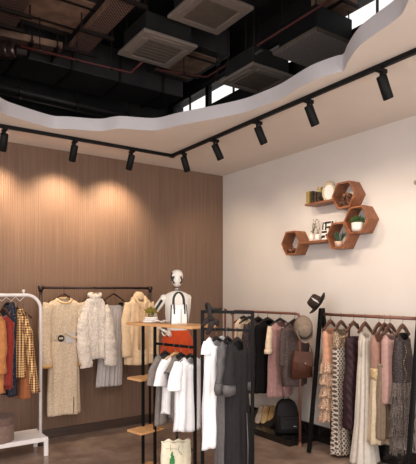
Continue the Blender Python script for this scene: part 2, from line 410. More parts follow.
def tray(label, p0, p1, wdt, z, mat='tray', h=.07, hang=True):
    p0, p1 = Vector((p0[0], p0[1], 0)), Vector((p1[0], p1[1], 0)); L = (p1-p0).length; a = math.atan2(p1.y-p0.y, p1.x-p0.x)
    c = (p0+p1)/2
    t = thing('cable_tray', label, 'cable tray', (c.x, c.y, z), a)
    bm = bm_(); add_box(bm, (0, 0, 0), (L, wdt, .006)); obj('tray_bed', bm, mat, t)
    for s in (-1, 1):
        bm = bm_(); add_box(bm, (0, s*wdt/2, h/2), (L, .008, h), .002); obj('side_rail', bm, 'duct_brown', t)
    for q in (-.4, .1, .42):
        bm = bm_(); add_box(bm, (q*L, 0, -.03), (.03, wdt+.16, .03)); hb = obj('trapeze_bar', bm, 'rod', t)
        for s in (-1, 1):
            bm = bm_(); add_tube(bm, [(q*L, s*(wdt/2+.06), -.05), (q*L, s*(wdt/2+.06), 4.9-z)], .008, 6); obj('hanging_rod', bm, 'rod', hb)
Z1 = 4.2
a = atz(136, -10, Z1); b = atz(80, 50, Z1)
tray('brown perforated cable tray running diagonally left of the air conditioner cassettes', (a.x, a.y), (b.x, b.y+.1), .2, Z1)
a = atz(-20, 38, Z1); b = atz(72, 58, Z1)
tray('brown perforated cable tray meeting the diagonal tray at the left', (a.x, a.y), (b.x-.13, b.y), .22, Z1+.02)
a = atz(20, -20, Z1); b = atz(-4, 30, Z1)
tray('brown perforated cable tray crossing the top left corner of the ceiling void', (a.x, a.y), (b.x, b.y), .34, Z1+.05)

def duct(label, lo, hi, face=None, name='air_duct', ribs=0, axis=0):
    c = [(p+q)/2 for p, q in zip(lo, hi)]; s = [q-p for p, q in zip(lo, hi)]
    t = thing(name, label, 'duct', (c[0], c[1], lo[2]))
    bm = bm_(); add_box(bm, (0, 0, s[2]/2), s, .01); obj('duct_shell', bm, 'duct_black', t)
    if face:
        bm = bm_(); add_box(bm, (0, 0, -.006), (s[0]*.8, s[1]*.72, .012), .003); obj('bottom_panel', bm, face, t)
    for i in range(ribs):
        q = (i+.5)/ribs-.5; bm = bm_()
        if axis == 0: add_box(bm, (q*s[0], 0, s[2]/2), (.03, s[1]+.04, s[2]+.04))
        else: add_box(bm, (0, q*s[1], s[2]/2), (s[0]+.04, .03, s[2]+.04))
        obj('flange', bm, 'rod', t)
p = atz(55, 12, 4.35)
duct('black duct with a brown underside panel at the top left', (p.x-.36, p.y-.5, 4.35), (p.x+.34, p.y+.42, 4.75), 'duct_brown', ribs=2, axis=1)
p = atz(75, 74, 4.2)
duct('long black duct running along the back of the ceiling void', (p.x-1.6, p.y-.1, 4.2), (p.x+1.45, p.y+.5, 4.6), None, ribs=5)
p = atz(196, 55, 4.4)
duct('brown-bottomed duct behind the two front cassettes', (p.x-.28, p.y-.2, 4.4), (p.x+.35, p.y+.75, 4.7), 'duct_brown', ribs=2, axis=1)
p = atx(330, 12, -.25)
t = thing('air_duct', 'worn grey-brown duct beside the bright high window', 'duct', (-.2, p.y, 4.34))
bm = bm_(); add_box(bm, (0, 0, .28), (.2, .42, .56), .01); obj('duct_shell', bm, 'duct_brown', t)
bm = bm_(); add_box(bm, (0, 0, .02), (.23, .45, .03)); obj('flange', bm, 'rod', t)

def pipe(label, pts, r, mat, name='sprinkler_pipe', cat='pipe', clamps=0):
    t = thing(name, label, cat, pts[0])
    o0 = Vector(pts[0]); P = [Vector(q)-o0 for q in pts]
    bm = bm_(); add_tube(bm, P, r, 10); obj('pipe_run', bm, mat, t, True)
    for i in range(clamps):
        q = P[0].lerp(P[1], (i+.5)/clamps); bm = bm_(); add_tube(bm, [q-(P[1]-P[0]).normalized()*.015, q+(P[1]-P[0]).normalized()*.015], r*1.7, 10)
        add_tube(bm, [q, q+Vector((0, 0, 4.9-(q+o0).z))], .005, 6); obj('pipe_clamp', bm, 'rod', t)
a = atz(20, 46, 4.0); b = atz(128, 72, 4.0); c_ = atz(142, 62, 4.0)
pipe('thin red sprinkler pipe crossing the ceiling void at the left', [a, b, b+Vector((.04, -.02, 0)), c_], .012, 'red_pipe', clamps=3)
a = atz(160, 70, 4.2); b = atz(207, 77, 4.2); c_ = atz(330, 0, 4.2)
pipe('red sprinkler pipe running along the window side of the ceiling void', [a, b, c_], .013, 'red_pipe', clamps=1)
a = atz(-12, 84, 4.0); b = atz(150, 122, 4.0)
pipe('thick black pipe low along the back of the ceiling void', [a, b], .035, 'duct_black', 'service_pipe', clamps=3)
a = atz(-12, 91, 3.9); b = atz(150, 128, 3.9)
pipe('dark brown conduit just above the back edge of the white soffit', [a, b], .022, 'rod', 'conduit', clamps=3)
a = atz(204, 86, 4.1); b = atz(262, 50, 4.1)
pipe('black conduit beneath the red pipe at the window side', [a, b], .02, 'duct_black', 'conduit', clamps=2)
a = atz(-15, 50, 4.0); b = atz(10, 49, 4.0)
t = thing('flexible_duct', 'crinkled silver flexible duct at the far left under the cable tray', 'duct', a)
bm = bm_(); P = []; R_ = []
for i in range(41): P.append((b+Vector((.05, 0, 0))-a)*(i/40)); R_.append(.075+.01*math.sin(i*PI*.9)+.006*random.random())
add_tube(bm, P, R_, 14); obj('duct_sleeve', bm, 'foil', t, True)
bm = bm_(); add_tube(bm, [P[-1], P[-1]+Vector((.1, 0, .01))], .055, 14); obj('collar', bm, 'rod', t)

# ------------------------------------------------------------------ track lighting
TY, TX = -.555, -1.125
t = thing('lighting_track', 'black L-shaped lighting track fixed under the white soffit', 'light track', (TX, TY, ZS-.016))
bm = bm_(); add_box(bm, (-2.1, 0, 0), (4.2+.034, .034, .032), .003); obj('track_bar', bm, 'black_metal', t)
bm = bm_(); add_box(bm, (0, -2.9, 0), (.034, 5.8, .032), .003); obj('track_bar', bm, 'black_metal', t)
bm = bm_(); add_box(bm, (0, 0, -.002), (.05, .05, .036), .003); obj('corner_joint', bm, 'black_metal', t)
def spot_proto():
    t = thing('track_spotlight', '', 'spotlight', (0, 0, 0))
    bm = bm_(); add_box(bm, (0, 0, -.015), (.10, .034, .03), .004); add_tube(bm, [(0, 0, -.03), (0, 0, -.06)], .012, 10); obj('adapter', bm, 'black_metal', t)
    th = math.radians(30); rot = RY(-th)            # barrel leans toward local +X
    bm = bm_()
    add_lathe(bm, [(.0, .0), (.031, .0), (.036, -.006), (.036, -.160), (.034, -.165), (.029, -.165), (.027, -.15), (0, -.15)], (0, 0, -.05), 24, rot=rot)
    h = obj('barrel', bm, 'black_metal', t, True)
    m = h.modifiers.new('edge', 'EDGE_SPLIT'); m.split_angle = math.radians(40)
    bm = bm_(); add_lathe(bm, [(0, -.1515), (.026, -.1515), (.026, -.153), (0, -.153)], (0, 0, -.05), 20, rot=rot); obj('lens', bm, 'lens', t)
    return t
SP = spot_proto(); used = []
def lamp(loc, rotz, label, power, size=100, tilt=38):
    if not used: o = SP; o.location = loc; o.rotation_euler = (0, 0, rotz); o['label'] = label; o['group'] = 'track spotlights'; used.append(1)
    else: o = dup(SP, loc, rotz, label, 'track spotlights')
    d = Vector((math.sin(math.radians(tilt))*math.cos(rotz), math.sin(math.radians(tilt))*math.sin(rotz), -math.cos(math.radians(tilt))))
    l = bpy.data.lights.new('spot_beam', 'SPOT'); l.energy = power; l.color = (1, .78, .53) if rotz else (1, .82, .64); l.spot_size = math.radians(size); l.spot_blend = 1.0; l.shadow_soft_size = .03
    q = bpy.data.objects.new('spot_beam', l); C.objects.link(q); q.location = Vector(loc)+Vector((0, 0, -.05))+d*.18
    q.rotation_euler = d.to_track_quat('-Z', 'Y').to_euler()
ZL = ZS-.032
for xx, lb, pw in ((-2.95, 'black track spotlight at the far left over the timber wall', 72), (-2.27, 'second black track spotlight from the left over the timber wall', 72), (-1.63, 'black track spotlight over the timber wall, nearest the track corner', 72)):
    lamp((xx, TY, ZL), PI/2, lb, pw)
for yy, lb, pw in ((-.80, 'black track spotlight just right of the track corner', 30), (-1.39, 'second black track spotlight right of the track corner', 30), (-2.06, 'black track spotlight at the middle of the right-hand track', 30), (-2.69, 'black track spotlight second from the right end in view', 30), (-3.38, 'nearest and largest black track spotlight at the right', 30)):
    lamp((TX, yy, ZL), .45 if yy > -1 else 0, lb, pw)

# ------------------------------------------------------------------ hangers and garments
def hanger_proto(mat, wire='wire', half=.19, name='clothes_hanger', fall=.065, br=.009):
    """hook top at z=0, shoulders .1 to .16 below; origin at the hook"""
    t = thing(name, '', 'hanger')
    bm = bm_(); pts = []
    for i in range(13):
        u = -1+i/6; pts.append((u*half, 0, -.085-fall*abs(u)**1.2))
    add_tube(bm, pts, [br+br*.66*(1-abs(-1+i/6)) for i in range(13)], 8, flat=1.5)
    obj('bar', bm, mat, t, True)
    bm = bm_()
    hp = [(0, 0, -.085), (0, 0, -.045)]+[(.019*math.cos(a), 0, -.022+.019*math.sin(a)) for a in [math.radians(q) for q in (-60, -30, 0, 30, 60, 90, 120, 150, 180)]]
    add_tube(bm, hp, .0028, 6); obj('hook', bm, wire, t, True)
    return t
HP = {}
def hanger(kind, loc, rotz, label, group):
    if kind not in HP:
        o = HP[kind] = hanger_proto(*{'black': ('hang_black', 'wire', .145, 'clothes_hanger', .07, .007), 'wood': ('hang_wood', 'wire', .11, 'clothes_hanger', .06, .007), 'light': ('hang_light', 'wire', .13, 'clothes_hanger', .06, .007), 'bronze': ('bronze_wire', 'bronze_wire', .14, 'clothes_hanger', .09, .0045), 'slim': ('hang_wood', 'wire', .10, 'clothes_hanger', .085), 'blackslim': ('hang_black', 'wire', .095, 'clothes_hanger', .055, .007)}[kind])
        o.location = loc; o.rotation_euler = (0, 0, rotz); o['label'] = label; o['group'] = group
        return o
    return dup(HP[kind], loc, rotz, label, group)

def lerp_rows(rows, step=.025):
    out = []
    for A, B in zip(rows, rows[1:]):
        n = max(1, int(abs(B[0]-A[0])/step)+1)
        for i in range(n): out.append(tuple(a+(b-a)*i/n for a, b in zip(A, B)))
    out.append(tuple(rows[-1])); return out
def body(rows, L, dip=(.0, .0), amp=(.0, .02), kf=7, wr=.006, n=56, seed=0, hem=.006, tight=.25):
    """rows: (z<=0, half width, half depth, x offset, y offset); z shifted by L so that the hem sits at 0"""
    bm = bm_(); R = lerp_rows([r+(0,)*(5-len(r)) for r in rows]); rings = []
    z0, z1 = R[0][0], R[-1][0]; rnd = random.Random(seed); ph, ph2 = rnd.random()*6, rnd.random()*6
    for zz, ww, dd, xo, yo in R:
        f = (z0-zz)/max(1e-6, z0-z1); am = amp[0]+(amp[1]-amp[0])*f; ring = []
        dk = max(0, 1-(z0-zz)/.07)
        for i in range(n):
            th = 2*PI*i/n; c, s = math.cos(th), math.sin(th)
            x = ww*math.copysign(abs(c)**.8, c); y = dd*math.copysign(abs(s)**.85, s)
            fo = am*(math.sin(kf*th+ph+.6*math.sin(3*f+ph2))+.45*math.sin((2*kf+1)*th+ph2+2*f))
            x += fo*c*.6; y += fo*s
            nv = noise.noise((x*7+seed*3.1, y*7, zz*5)); y += wr*nv*2; x += wr*noise.noise((x*5, zz*6, seed*1.7))
            z = zz
            if dk > 0: z -= dk*(dip[0]*max(0, -s)**1.3+dip[1]*max(0, s)**1.3)
            if zz <= z1+.03: z += hem*math.sin(3*th+ph)
            ring.append(bm.verts.new((x+xo, y+yo, z+L)))
        rings.append(ring)
    for A, B in zip(rings, rings[1:]):
        for k in range(n): bm.faces.new((A[k], A[(k+1) % n], B[(k+1) % n], B[k]))
    return bm
def sleeve(pts, rs, L, flat=.7, wr=.004, n=18, seed=0, step=9):
    bm = bm_(); P = []; R = []
    for i in range(len(pts)-1):
        for j in range(step):
            t = j/step; P.append(Vector(pts[i]).lerp(Vector(pts[i+1]), t)); R.append(rs[i]+(rs[i+1]-rs[i])*t)
    P.append(Vector(pts[-1])); R.append(rs[-1])
    P = [p+Vector((0, 0, L)) for p in P]
    # smooth the centre line
    for _ in range(3): P = [P[0]]+[(P[i-1]+P[i]*2+P[i+1])/4 for i in range(1, len(P)-1)]+[P[-1]]
    add_tube(bm, P, R, n, False, flat, Vector((0, 1, 0)) )
    for v in bm.verts:
        d = noise.noise_vector(v.co*9+Vector((seed, 0, 0)))*wr*2; v.co += d
    return bm
def shoulders(w, drop=.06, nw=.075, d=.045):
    return [(0, nw, d*.9), (-.02, nw+.03, d), (-.02-drop*.45, (nw+w)/2+.02, d*1.05), (-.02-drop, w, d*1.15)]
def garment(name, label, cat, rail, drop, rotz, L, group=None):
    """rail = point on the rail; drop = rail to collar distance; the empty stands at hem height"""
    return thing(name, label, cat, (rail[0], rail[1], rail[2]-drop-L), rotz, group)
def mir(pts, s): return [(s*p[0], p[1], p[2]) for p in pts]
def strap(t, p0, p1, mat, L, r=.006, mid=None):
    bm = bm_(); a, b = Vector(p0)+Vector((0, 0, L)), Vector(p1)+Vector((0, 0, L))
    add_tube(bm, [a, (a+b)/2+Vector(mid or (0, 0, 0)), b], r, 8, flat=.45); return obj('strap', bm, mat, t, True)

# ------------------------------------------------------------------ dark pipe rack along the timber wall
PY = -.20; PZ = 1.645
xl, xr = -2.508, -1.22
t = thing('clothes_rack', 'dark bronze pipe clothes rack standing against the timber wall', 'clothes rack', (xl, PY, 0))
bm = bm_(); add_tube(bm, [(0, 0, .0), (0, 0, PZ+.01)], .016, 12); obj('post', bm, 'dark_pipe', t, True)
bm = bm_(); add_tube(bm, [(xr-xl, 0, .0), (xr-xl, 0, PZ+.01)], .016, 12); obj('post', bm, 'dark_pipe', t, True)
bm = bm_(); add_tube(bm, [(0, 0, PZ), (xr-xl, 0, PZ)], .013, 12); obj('rail', bm, 'dark_pipe', t, True)
for q in (0, xr-xl):
    bm = bm_(); add_tube(bm, [(q, 0, PZ-.04), (q, 0, PZ+.022)], .022, 12); add_tube(bm, [(q-.025, 0, PZ), (q+.025, 0, PZ)], .02, 12); obj('elbow_joint', bm, 'dark_pipe', t, True)
    bm = bm_(); add_lathe(bm, [(.05, 0), (.05, .008), (.022, .012), (.022, .03)], (q, 0, 0), 20); obj('foot_flange', bm, 'dark_pipe', t, True)
def rx(px): return aty(px, 290, PY-.02).x
YB = PY
G = 'hangers on the dark pipe rack'
# beige tweed dress
cx_ = rx(64.5); L = 1.25; T = garment('long_sleeved_dress', 'long beige tweed dress with gold collar and belt buckle on the dark pipe rack', 'dress', (cx_, YB, PZ), .105, 0, L)
hanger('bronze', (cx_, YB, PZ+.018), 0, 'bronze wire hanger inside the long beige tweed dress', G)
rows = shoulders(.185, .06, .07, .05)+[(-.20, .165, .06), (-.42, .14, .055), (-.46, .14, .055), (-.62, .165, .06), (-.95, .17, .06), (-1.25, .178, .062)]
obj('body', body(rows, L, (.045, .0), (.002, .010), 6, .004, seed=1), 'c_tweed', T, True, .004)
for s in (-1, 1):
    obj('sleeve', sleeve(mir([(.155, 0, -.06), (.205, -.01, -.25), (.215, -.03, -.45), (.205, -.06, -.72)], s), [.064, .066, .064, .06], L, .65, .006, seed=s), 'c_tweed', T, True, .004)
    bm = bm_(); add_tube(bm, mir([(.205, -.057, L-.70), (.205, -.06, L-.735)], s), .063, 18, False, .65, Vector((0, 1, 0))); obj('cuff', bm, 'c_gold', T, True, .004)
bm = bm_(); pts = []
for i in range(25):
    a = 2*PI*i/24; pts.append((.082*math.cos(a), .052*math.sin(a), L-.012-.05*max(0, -math.sin(a))))
add_tube(bm, pts, .014, 8, False, .6); obj('collar', bm, 'c_gold', T, True)
bm = bm_(); add_lathe(bm, [(.024, -.006), (.036, -.006), (.036, .006), (.024, .006), (.024, -.006)], (-.055, -.072, L-.43), 24, rot=RX(PI/2)); obj('buckle', bm, 'black_leather', T)
bm = bm_(); add_box(bm, (0, -.068, L-.43), (.27, .006, .022), .002); obj('belt', bm, 'c_tweed', T)
bm = bm_(); add_box(bm, (.04, -.078, L-.425), (.10, .003, .11)); tg = obj('hang_tag', bm, 'cover_grey', T)
bm = bm_(); add_box(bm, (.04, -.081, L-.41), (.115, .003, .022), 0, RY(math.radians(32))); obj('gold_ribbon', bm, 'gold', tg)
bm = bm_(); add_box(bm, (.085, -.064, L-1.15), (.003, .012, .18)); obj('slit', bm, 'dark_pipe', T)
# cream boucle jacket
cx_ = rx(95); L = .78; T = garment('boucle_jacket', 'fuzzy cream bouclé jacket hanging between the beige dress and grey trousers', 'jacket', (cx_, YB-.01, PZ), .075, 0, L)
hanger('bronze', (cx_, YB-.01, PZ+.018), 0, 'bronze wire hanger inside the fuzzy cream jacket', G)
rows = [(0, .05, .05), (-.04, .06, .052), (-.05, .09, .055), (-.10, .12, .06), (-.18, .14, .065), (-.35, .138, .07), (-.55, .138, .072), (-.71, .145, .075)]
def fuzz(bm, a=.009, sc=38):
    bm.normal_update()
    for v in bm.verts: v.co += v.normal*a*noise.noise(v.co*sc)*1.6
    return bm
obj('body', fuzz(body([tuple([r[0], *r[1:]]) for r in rows], L, (.02, 0), (.002, .012), 5, .006, n=90, seed=2)), 'c_boucle', T, True, .006)
for s in (-1, 1):
    obj('sleeve', fuzz(sleeve(mir([(.10, 0, -.12), (.142, -.025, -.32), (.155, -.05, -.55), (.168 if s > 0 else .12, -.06, -.79)], s), [.06, .066, .07, .064], L, .75, .006, n=26, seed=3+s, step=14)), 'c_boucle', T, True, .006)
bm = bm_(); pts = []
for i in range(25):
    a = 2*PI*i/24; pts.append((.062*math.cos(a), .05*math.sin(a), L+.0-.02*max(0, -math.sin(a))))
add_tube(bm, pts, .02, 8, False, 1.3); obj('collar', fuzz(bm), 'c_boucle', T, True)
bm = bm_(); add_box(bm, (.0, -.078, L-.39), (.008, .012, .62), .003); obj('front_seam', bm, 'c_boucle', T)
# grey pleated trousers clipped on a hanger
cx_ = rx(115.5); L = .92; T = garment('pleated_trousers', 'silver grey pleated trousers clipped to a hanger behind the cream jacket', 'trousers', (cx_, YB+.06, PZ), .20, 0, L)
h = hanger('bronze', (cx_+.01, YB+.05, PZ+.018), 0, 'bronze wire hanger with clips holding the grey trousers', G)
rows = [(0, .12, .03), (-.05, .125, .032), (-.4, .14, .035, -.015), (-.92, .155, .038, -.045)]
bmx = body(rows, L, (0, 0), (.003, .006), 22, .003, n=132, seed=4, hem=.004); obj('legs', bmx, 'c_grey', T, True, .003)
bm = bm_(); add_box(bm, (0, 0, L-.012), (.25, .07, .03), .008); obj('waistband', bm, 'c_grey', T)
for q in (-.1, .1):
    bm = bm_(); add_box(bm, (q, -.005, L+.01), (.02, .09, .045), .004); obj('clip', bm, 'black_metal', T)
# sand hooded blouse
cx_ = rx(139.5); L = .80; T = garment('hooded_blouse', 'sand coloured hooded linen blouse at the right end of the dark pipe rack', 'blouse', (cx_, YB-.02, PZ), .085, 0, L)
hanger('bronze', (cx_, YB-.02, PZ+.018), 0, 'bronze wire hanger inside the sand hooded blouse', G)
rows = shoulders(.16, .10, .06, .045)+[(-.25, .165, .06), (-.5, .175, .065), (-.80, .185, .07)]
obj('body', body(rows, L, (.12, 0), (.004, .014), 6, .006, seed=5), 'c_sand', T, True, .004)
for s in (-1, 1):
    obj('sleeve', sleeve(mir([(.13, 0, -.09), (.185, -.02, -.3), (.185, -.03, -.5), (.175, -.035, -.70)], s), [.052, .054, .054, .056], L, .65, .006, seed=8+s), 'c_sand', T, True, .004)
    bm = bm_(); add_tube(bm, [(s*.065, .0, L-.01), (s*.05, -.062, L-.07), (s*.012, -.072, L-.15)], [.02, .022, .008], 10, True, .5); obj('collar', bm, 'c_sand', T, True)
    bm = bm_(); add_tube(bm, [(s*.035-.01, -.07, L-.12), (s*.045-.01, -.082, L-.35), (s*.04-.01, -.085, L-.62)], [.012, .016, .02], 10, True, .4); obj('scarf_tail', bm, 'c_sand2', T, True)
bm = bm_(); add_lathe(bm, [(0, .05), (.04, .045), (.065, .02), (.072, -.02), (.06, -.05)], (0, .02, L-.005), 20, sy=.6); obj('hood', bm, 'c_sand', T, True)

# ------------------------------------------------------------------ white steel rack at the left with its lower shelf
WY = -.42; WX = -2.575; WZ = 1.57
t = thing('clothes_rack', 'white steel clothes rack with a perforated lower shelf at the left edge', 'clothes rack', (WX, WY, 0))
Lr = 1.35
bm = bm_(); P = [(0, 0, .19), (0, 0, WZ-.14)]+[(-.14+.14*math.cos(a), 0, WZ-.14+.14*math.sin(a)) for a in [math.radians(q) for q in range(10, 91, 10)]]+[(-Lr+.14, 0, WZ)]+[(-Lr+.14-.14*math.sin(a), 0, WZ-.14+.14*math.cos(a)) for a in [math.radians(q) for q in range(10, 91, 10)]]+[(-Lr, 0, .19)]
add_tube(bm, P, .0165, 14, up=Vector((0, 1, 0))); obj('frame_tube', bm, 'white_steel', t, True)
bm = bm_(); zz = 0; P = []
for i in range(25): P.append((-.16-.042*i, 0, WZ-.018-(.042 if i % 2 else 0)))
add_tube(bm, P, .003, 6, up=Vector((0, 1, 0))); obj('zigzag_hook_rail', bm, 'white_steel', t)
bm = bm_(); add_lathe(bm, [(.008, 0), (.008, .02), (.014, .026), (.014, .042), (0, .046)], (-.165, 0, WZ+.01), 14); obj('knob', bm, 'white_steel', t, True)
# slotted lower shelf
bm = bm_(); sz = .178
ns = 26
for i in range(ns): add_box(bm, (-.30-i*.04, -.0, sz), (.018, .34, .014))
for yy in (-.165, -.06, .06, .165): add_box(bm, (-.82, yy, sz), (1.06, .03 if abs(yy) > .1 else .014, .016))
add_box(bm, (-.14, 0, sz), (.30, .36, .016)); add_box(bm, (-1.345, 0, sz), (.03, .36, .016))
obj('slotted_shelf', bm, 'white_steel', t)
for yy in (-.178, .178):
    bm = bm_(); add_box(bm, (-.67, yy, sz-.012), (1.38, .012, .044), .003); obj('shelf_rail', bm, 'white_steel', t)
for xx in (0, -Lr):
    for yy in (-.178, .178):
        bm = bm_(); add_box(bm, (xx, yy, .09), (.042, .03, .18), .008); obj('leg', bm, 'white_steel', t)
RZ_ = WZ
def wx(px, y=WY): return aty(px, 350, y).x
G = 'hangers on the white rack'
def side_garment(px, rot, name, label, cat, L, drop): return garment(name, label, cat, (wx(px), WY, RZ_-.07), drop, math.radians(rot), L)
# plaid shirt
ROTW = -74
L = .66; T = side_garment(17.5, ROTW, 'plaid_shirt', 'cream and brown plaid shirt on the white rack, beside the empty wooden hanger', 'shirt', L, .07)
obj('body', body(shoulders(.11, .06, .05, .04)+[(-.3, .105, .045), (-.66, .11, .05)], L, (.04, 0), (.002, .01), 6, .006, seed=11), 'c_plaid', T, True, .004)
for s in (-1, 1):
    obj('sleeve', sleeve(mir([(.11, 0, -.06), (.145, -.03 if s < 0 else .03, -.25), (.15, -.05 if s < 0 else .06, -.5), (.14, -.055 if s < 0 else .10, -.80)], s), [.045, .045, .045, .052], L, .8, .006, seed=12+s), 'c_plaid', T, True, .004)
bm = bm_(); add_tube(bm, [(.056*math.cos(a), .04*math.sin(a), L-.03*max(0, -math.sin(a))) for a in [2*PI*i/20 for i in range(21)]], .014, 8, False, 1.2); obj('collar', bm, 'c_plaid', T, True)
hanger('wood', (wx(17.5), WY, RZ_-.045), math.radians(ROTW), 'dark wooden hanger holding the plaid shirt', G)
hanger('wood', (wx(23.5), WY+.04, RZ_-.085), math.radians(20), 'empty dark wooden hanger just to the right of the plaid shirt', G)
# rust skirt behind
L = .52; T = side_garment(14, -60, 'rust_skirt', 'rust brown skirt whose hem shows below the plaid shirt', 'skirt', L, .42)
bmx = body([(0, .10, .035), (-.1, .12, .04), (-.52, .14, .045)], L, (0, 0), (.002, .01), 6, .004, seed=13); bmesh.ops.translate(bmx, verts=bmx.verts, vec=(0, .07, 0)); obj('body', bmx, 'c_brown', T, True, .004)
bm = bm_(); add_box(bm, (0, .07, L-.015), (.21, .08, .035), .01); obj('waistband', bm, 'c_brown', T)
# navy floral dress
L = .90; T = side_garment(9, ROTW, 'floral_dress', 'dark navy floral dress between the red knit and the plaid shirt', 'dress', L, .0)
obj('body', body(shoulders(.11, .07, .045, .04)+[(-.3, .10, .04), (-.9, .11, .045)], L, (.03, 0), (.002, .01), 6, .006, seed=14), 'c_navy', T, True, .004)
hanger('wood', (wx(9), WY, RZ_-.045), math.radians(ROTW), 'dark wooden hanger holding the navy floral dress', G)
# red knit
L = .70; T = side_garment(4, ROTW, 'red_cardigan', 'dark red knitted cardigan on the white rack', 'cardigan', L, .12)
obj('body', body(shoulders(.12, .07, .05, .045)+[(-.3, .11, .05), (-.70, .115, .055)], L, (.03, 0), (.002, .01), 6, .006, seed=15), 'c_red', T, True, .006)
for s in (-1, 1):
    obj('sleeve', sleeve(mir([(.10, 0, -.07), (.13, -.02, -.3), (.13, -.03, -.66)], s), [.045, .045, .04], L, .8, .006, seed=16+s), 'c_red', T, True, .005)
hanger('wood', (wx(4), WY, RZ_-.045), math.radians(ROTW), 'dark wooden hanger holding the dark red cardigan', G)
# tan jacket
L = .74; T = side_garment(-5, ROTW, 'tan_jacket', 'tan orange jacket at the left edge of the photo', 'jacket', L, .12)
obj('body', body(shoulders(.13, .06, .05, .05)+[(-.3, .12, .055), (-.74, .125, .06)], L, (.04, 0), (.002, .012), 6, .006, seed=18), 'c_tan', T, True, .006)
for s in (-1, 1):
    obj('sleeve', sleeve(mir([(.11, 0, -.06), (.15, -.02, -.25), (.155, -.03, -.52)], s), [.05, .055, .06], L, .8, .006, seed=19+s), 'c_tan', T, True, .005)
    bm = bm_(); add_tube(bm, mir([(.155, -.03, L-.49), (.155, -.03, L-.54)], s), .063, 16, False, .8, Vector((0, 1, 0))); obj('cuff', bm, 'c_tan', T, True, .006)
hanger('wood', (wx(-5), WY, RZ_-.045), math.radians(ROTW), 'dark wooden hanger holding the tan jacket', G)
# hat box
p = atz(1.5, 437, .187)
t = thing('hat_box', 'round taupe hat box standing on the white rack shelf', 'box', (wx(-1.5, -.50), -.47, .187))
bm = bm_(); add_lathe(bm, [(0, 0), (.142, 0), (.146, .004), (.146, .165), (0, .165)], n=40); obj('drum', bm, 'taupe', t, True).modifiers.new('e', 'EDGE_SPLIT')
bm = bm_(); add_lathe(bm, [(.151, .165), (.153, .165), (.153, .225), (.147, .232), (0, .234), (0, .165)], n=40); obj('lid', bm, 'taupe2', t, True).modifiers.new('e', 'EDGE_SPLIT')

# ------------------------------------------------------------------ oak and black steel display rack in the middle
RD = Vector((.137, -.654, 0)).normalized(); ROT = math.atan2(RD.y, RD.x); GR = ROT+PI/2
A_ = Vector((-1.953, -1.44, 0)); C_ = Vector((-1.816, -2.094, 0)); LAC = (C_-A_).length
# local x runs from the far post toward the near post; local y points to the right-hand side
t = thing('display_rack', 'black steel display rack with oak boards and a hanging rail', 'display rack', A_, ROT)
zt = 1.315
for q, nm in ((0, 'post'), (.165, 'post'), (LAC, 'post')):
    bm = bm_(); add_box(bm, (q, 0, zt/2-.01), (.022, .022, zt-.02), .002); obj(nm, bm, 'black_metal', t)
bm = bm_(); add_box(bm, (LAC/2-.01, .03, zt), (LAC+.17, .30, .022), .003); obj('top_board', bm, 'oak', t)
for q in (.835, .372, .03):
    bm = bm_(); add_box(bm, (.08, -.035, q), (.19, .27, .02), .003); obj('side_board', bm, 'oak', t)
bm = bm_(); add_box(bm, ((LAC+.165)/2, .0, .03), (LAC-.165, .28, .02), .003); obj('base_board', bm, 'oak', t)
bm = bm_(); add_box(bm, ((LAC+.165)/2, 0, 1.145), (LAC-.165, .016, .022), .002); obj('hanging_rail', bm, 'black_metal', t)
for q in (0, .165, LAC):
    bm = bm_(); add_box(bm, (q, 0, .008), (.05, .30, .016), .002); obj('foot', bm, 'black_metal', t)
def rk(u, v=0, z=0):     # point in the display rack's own frame
    n = Vector((-RD.y, RD.x, 0)); return A_+RD*u+n*v+Vector((0, 0, z))
G = 'hangers on the oak display rack'; RZ2 = 1.145
def tee(u, label, L, kind, hl, mat, seed, wsh=.165, slv=.20, rr=0, name='t_shirt', cat='t-shirt', v=0):
    p = rk(u, v, RZ2); T = garment(name, label, cat, p, .08, GR+rr, L)
    obj('body', body(shoulders(wsh, .05, .065, .04)+[(-.2, wsh-.015, .045), (-.45, wsh-.01, .05), (-L, wsh, .055)], L, (.06, .01), (.004, .016), 6, .006, seed=seed, hem=.012), mat, T, True, .003)
    for s in (-1, 1):
        obj('sleeve', sleeve(mir([(wsh-.04, 0, -.05), (wsh+.025, -.015, -.14), (wsh+.045, -.02, -slv)], s), [.055, .062, .066], L, .6, .006, seed=seed+s), mat, T, True, .003)
    hanger(kind, (p.x, p.y, p.z+.018), GR+rr, hl, G)
    return T
tee(.30, 'grey jersey top on the display rack, behind the white t-shirts', .60, 'blackslim', 'black hanger holding the grey jersey top', 'c_greytee', 21, .10, .26, 0)
tee(.43, 'white t-shirt with a light wooden hanger on the display rack', .48, 'light', 'light wooden hanger holding a white t-shirt', 'c_white', 24, .14, .24, 0)
tee(.61, 'longer white t-shirt in front, nearest the right post of the display rack', .59, 'black', 'black hanger holding the longer white t-shirt', 'c_white', 27, .165, .25, .05)
tee(.50, 'grey top almost hidden between the two white t-shirts', .52, 'blackslim', 'black hanger between the two white t-shirts', 'c_greytee', 31, .10, .16, 0)
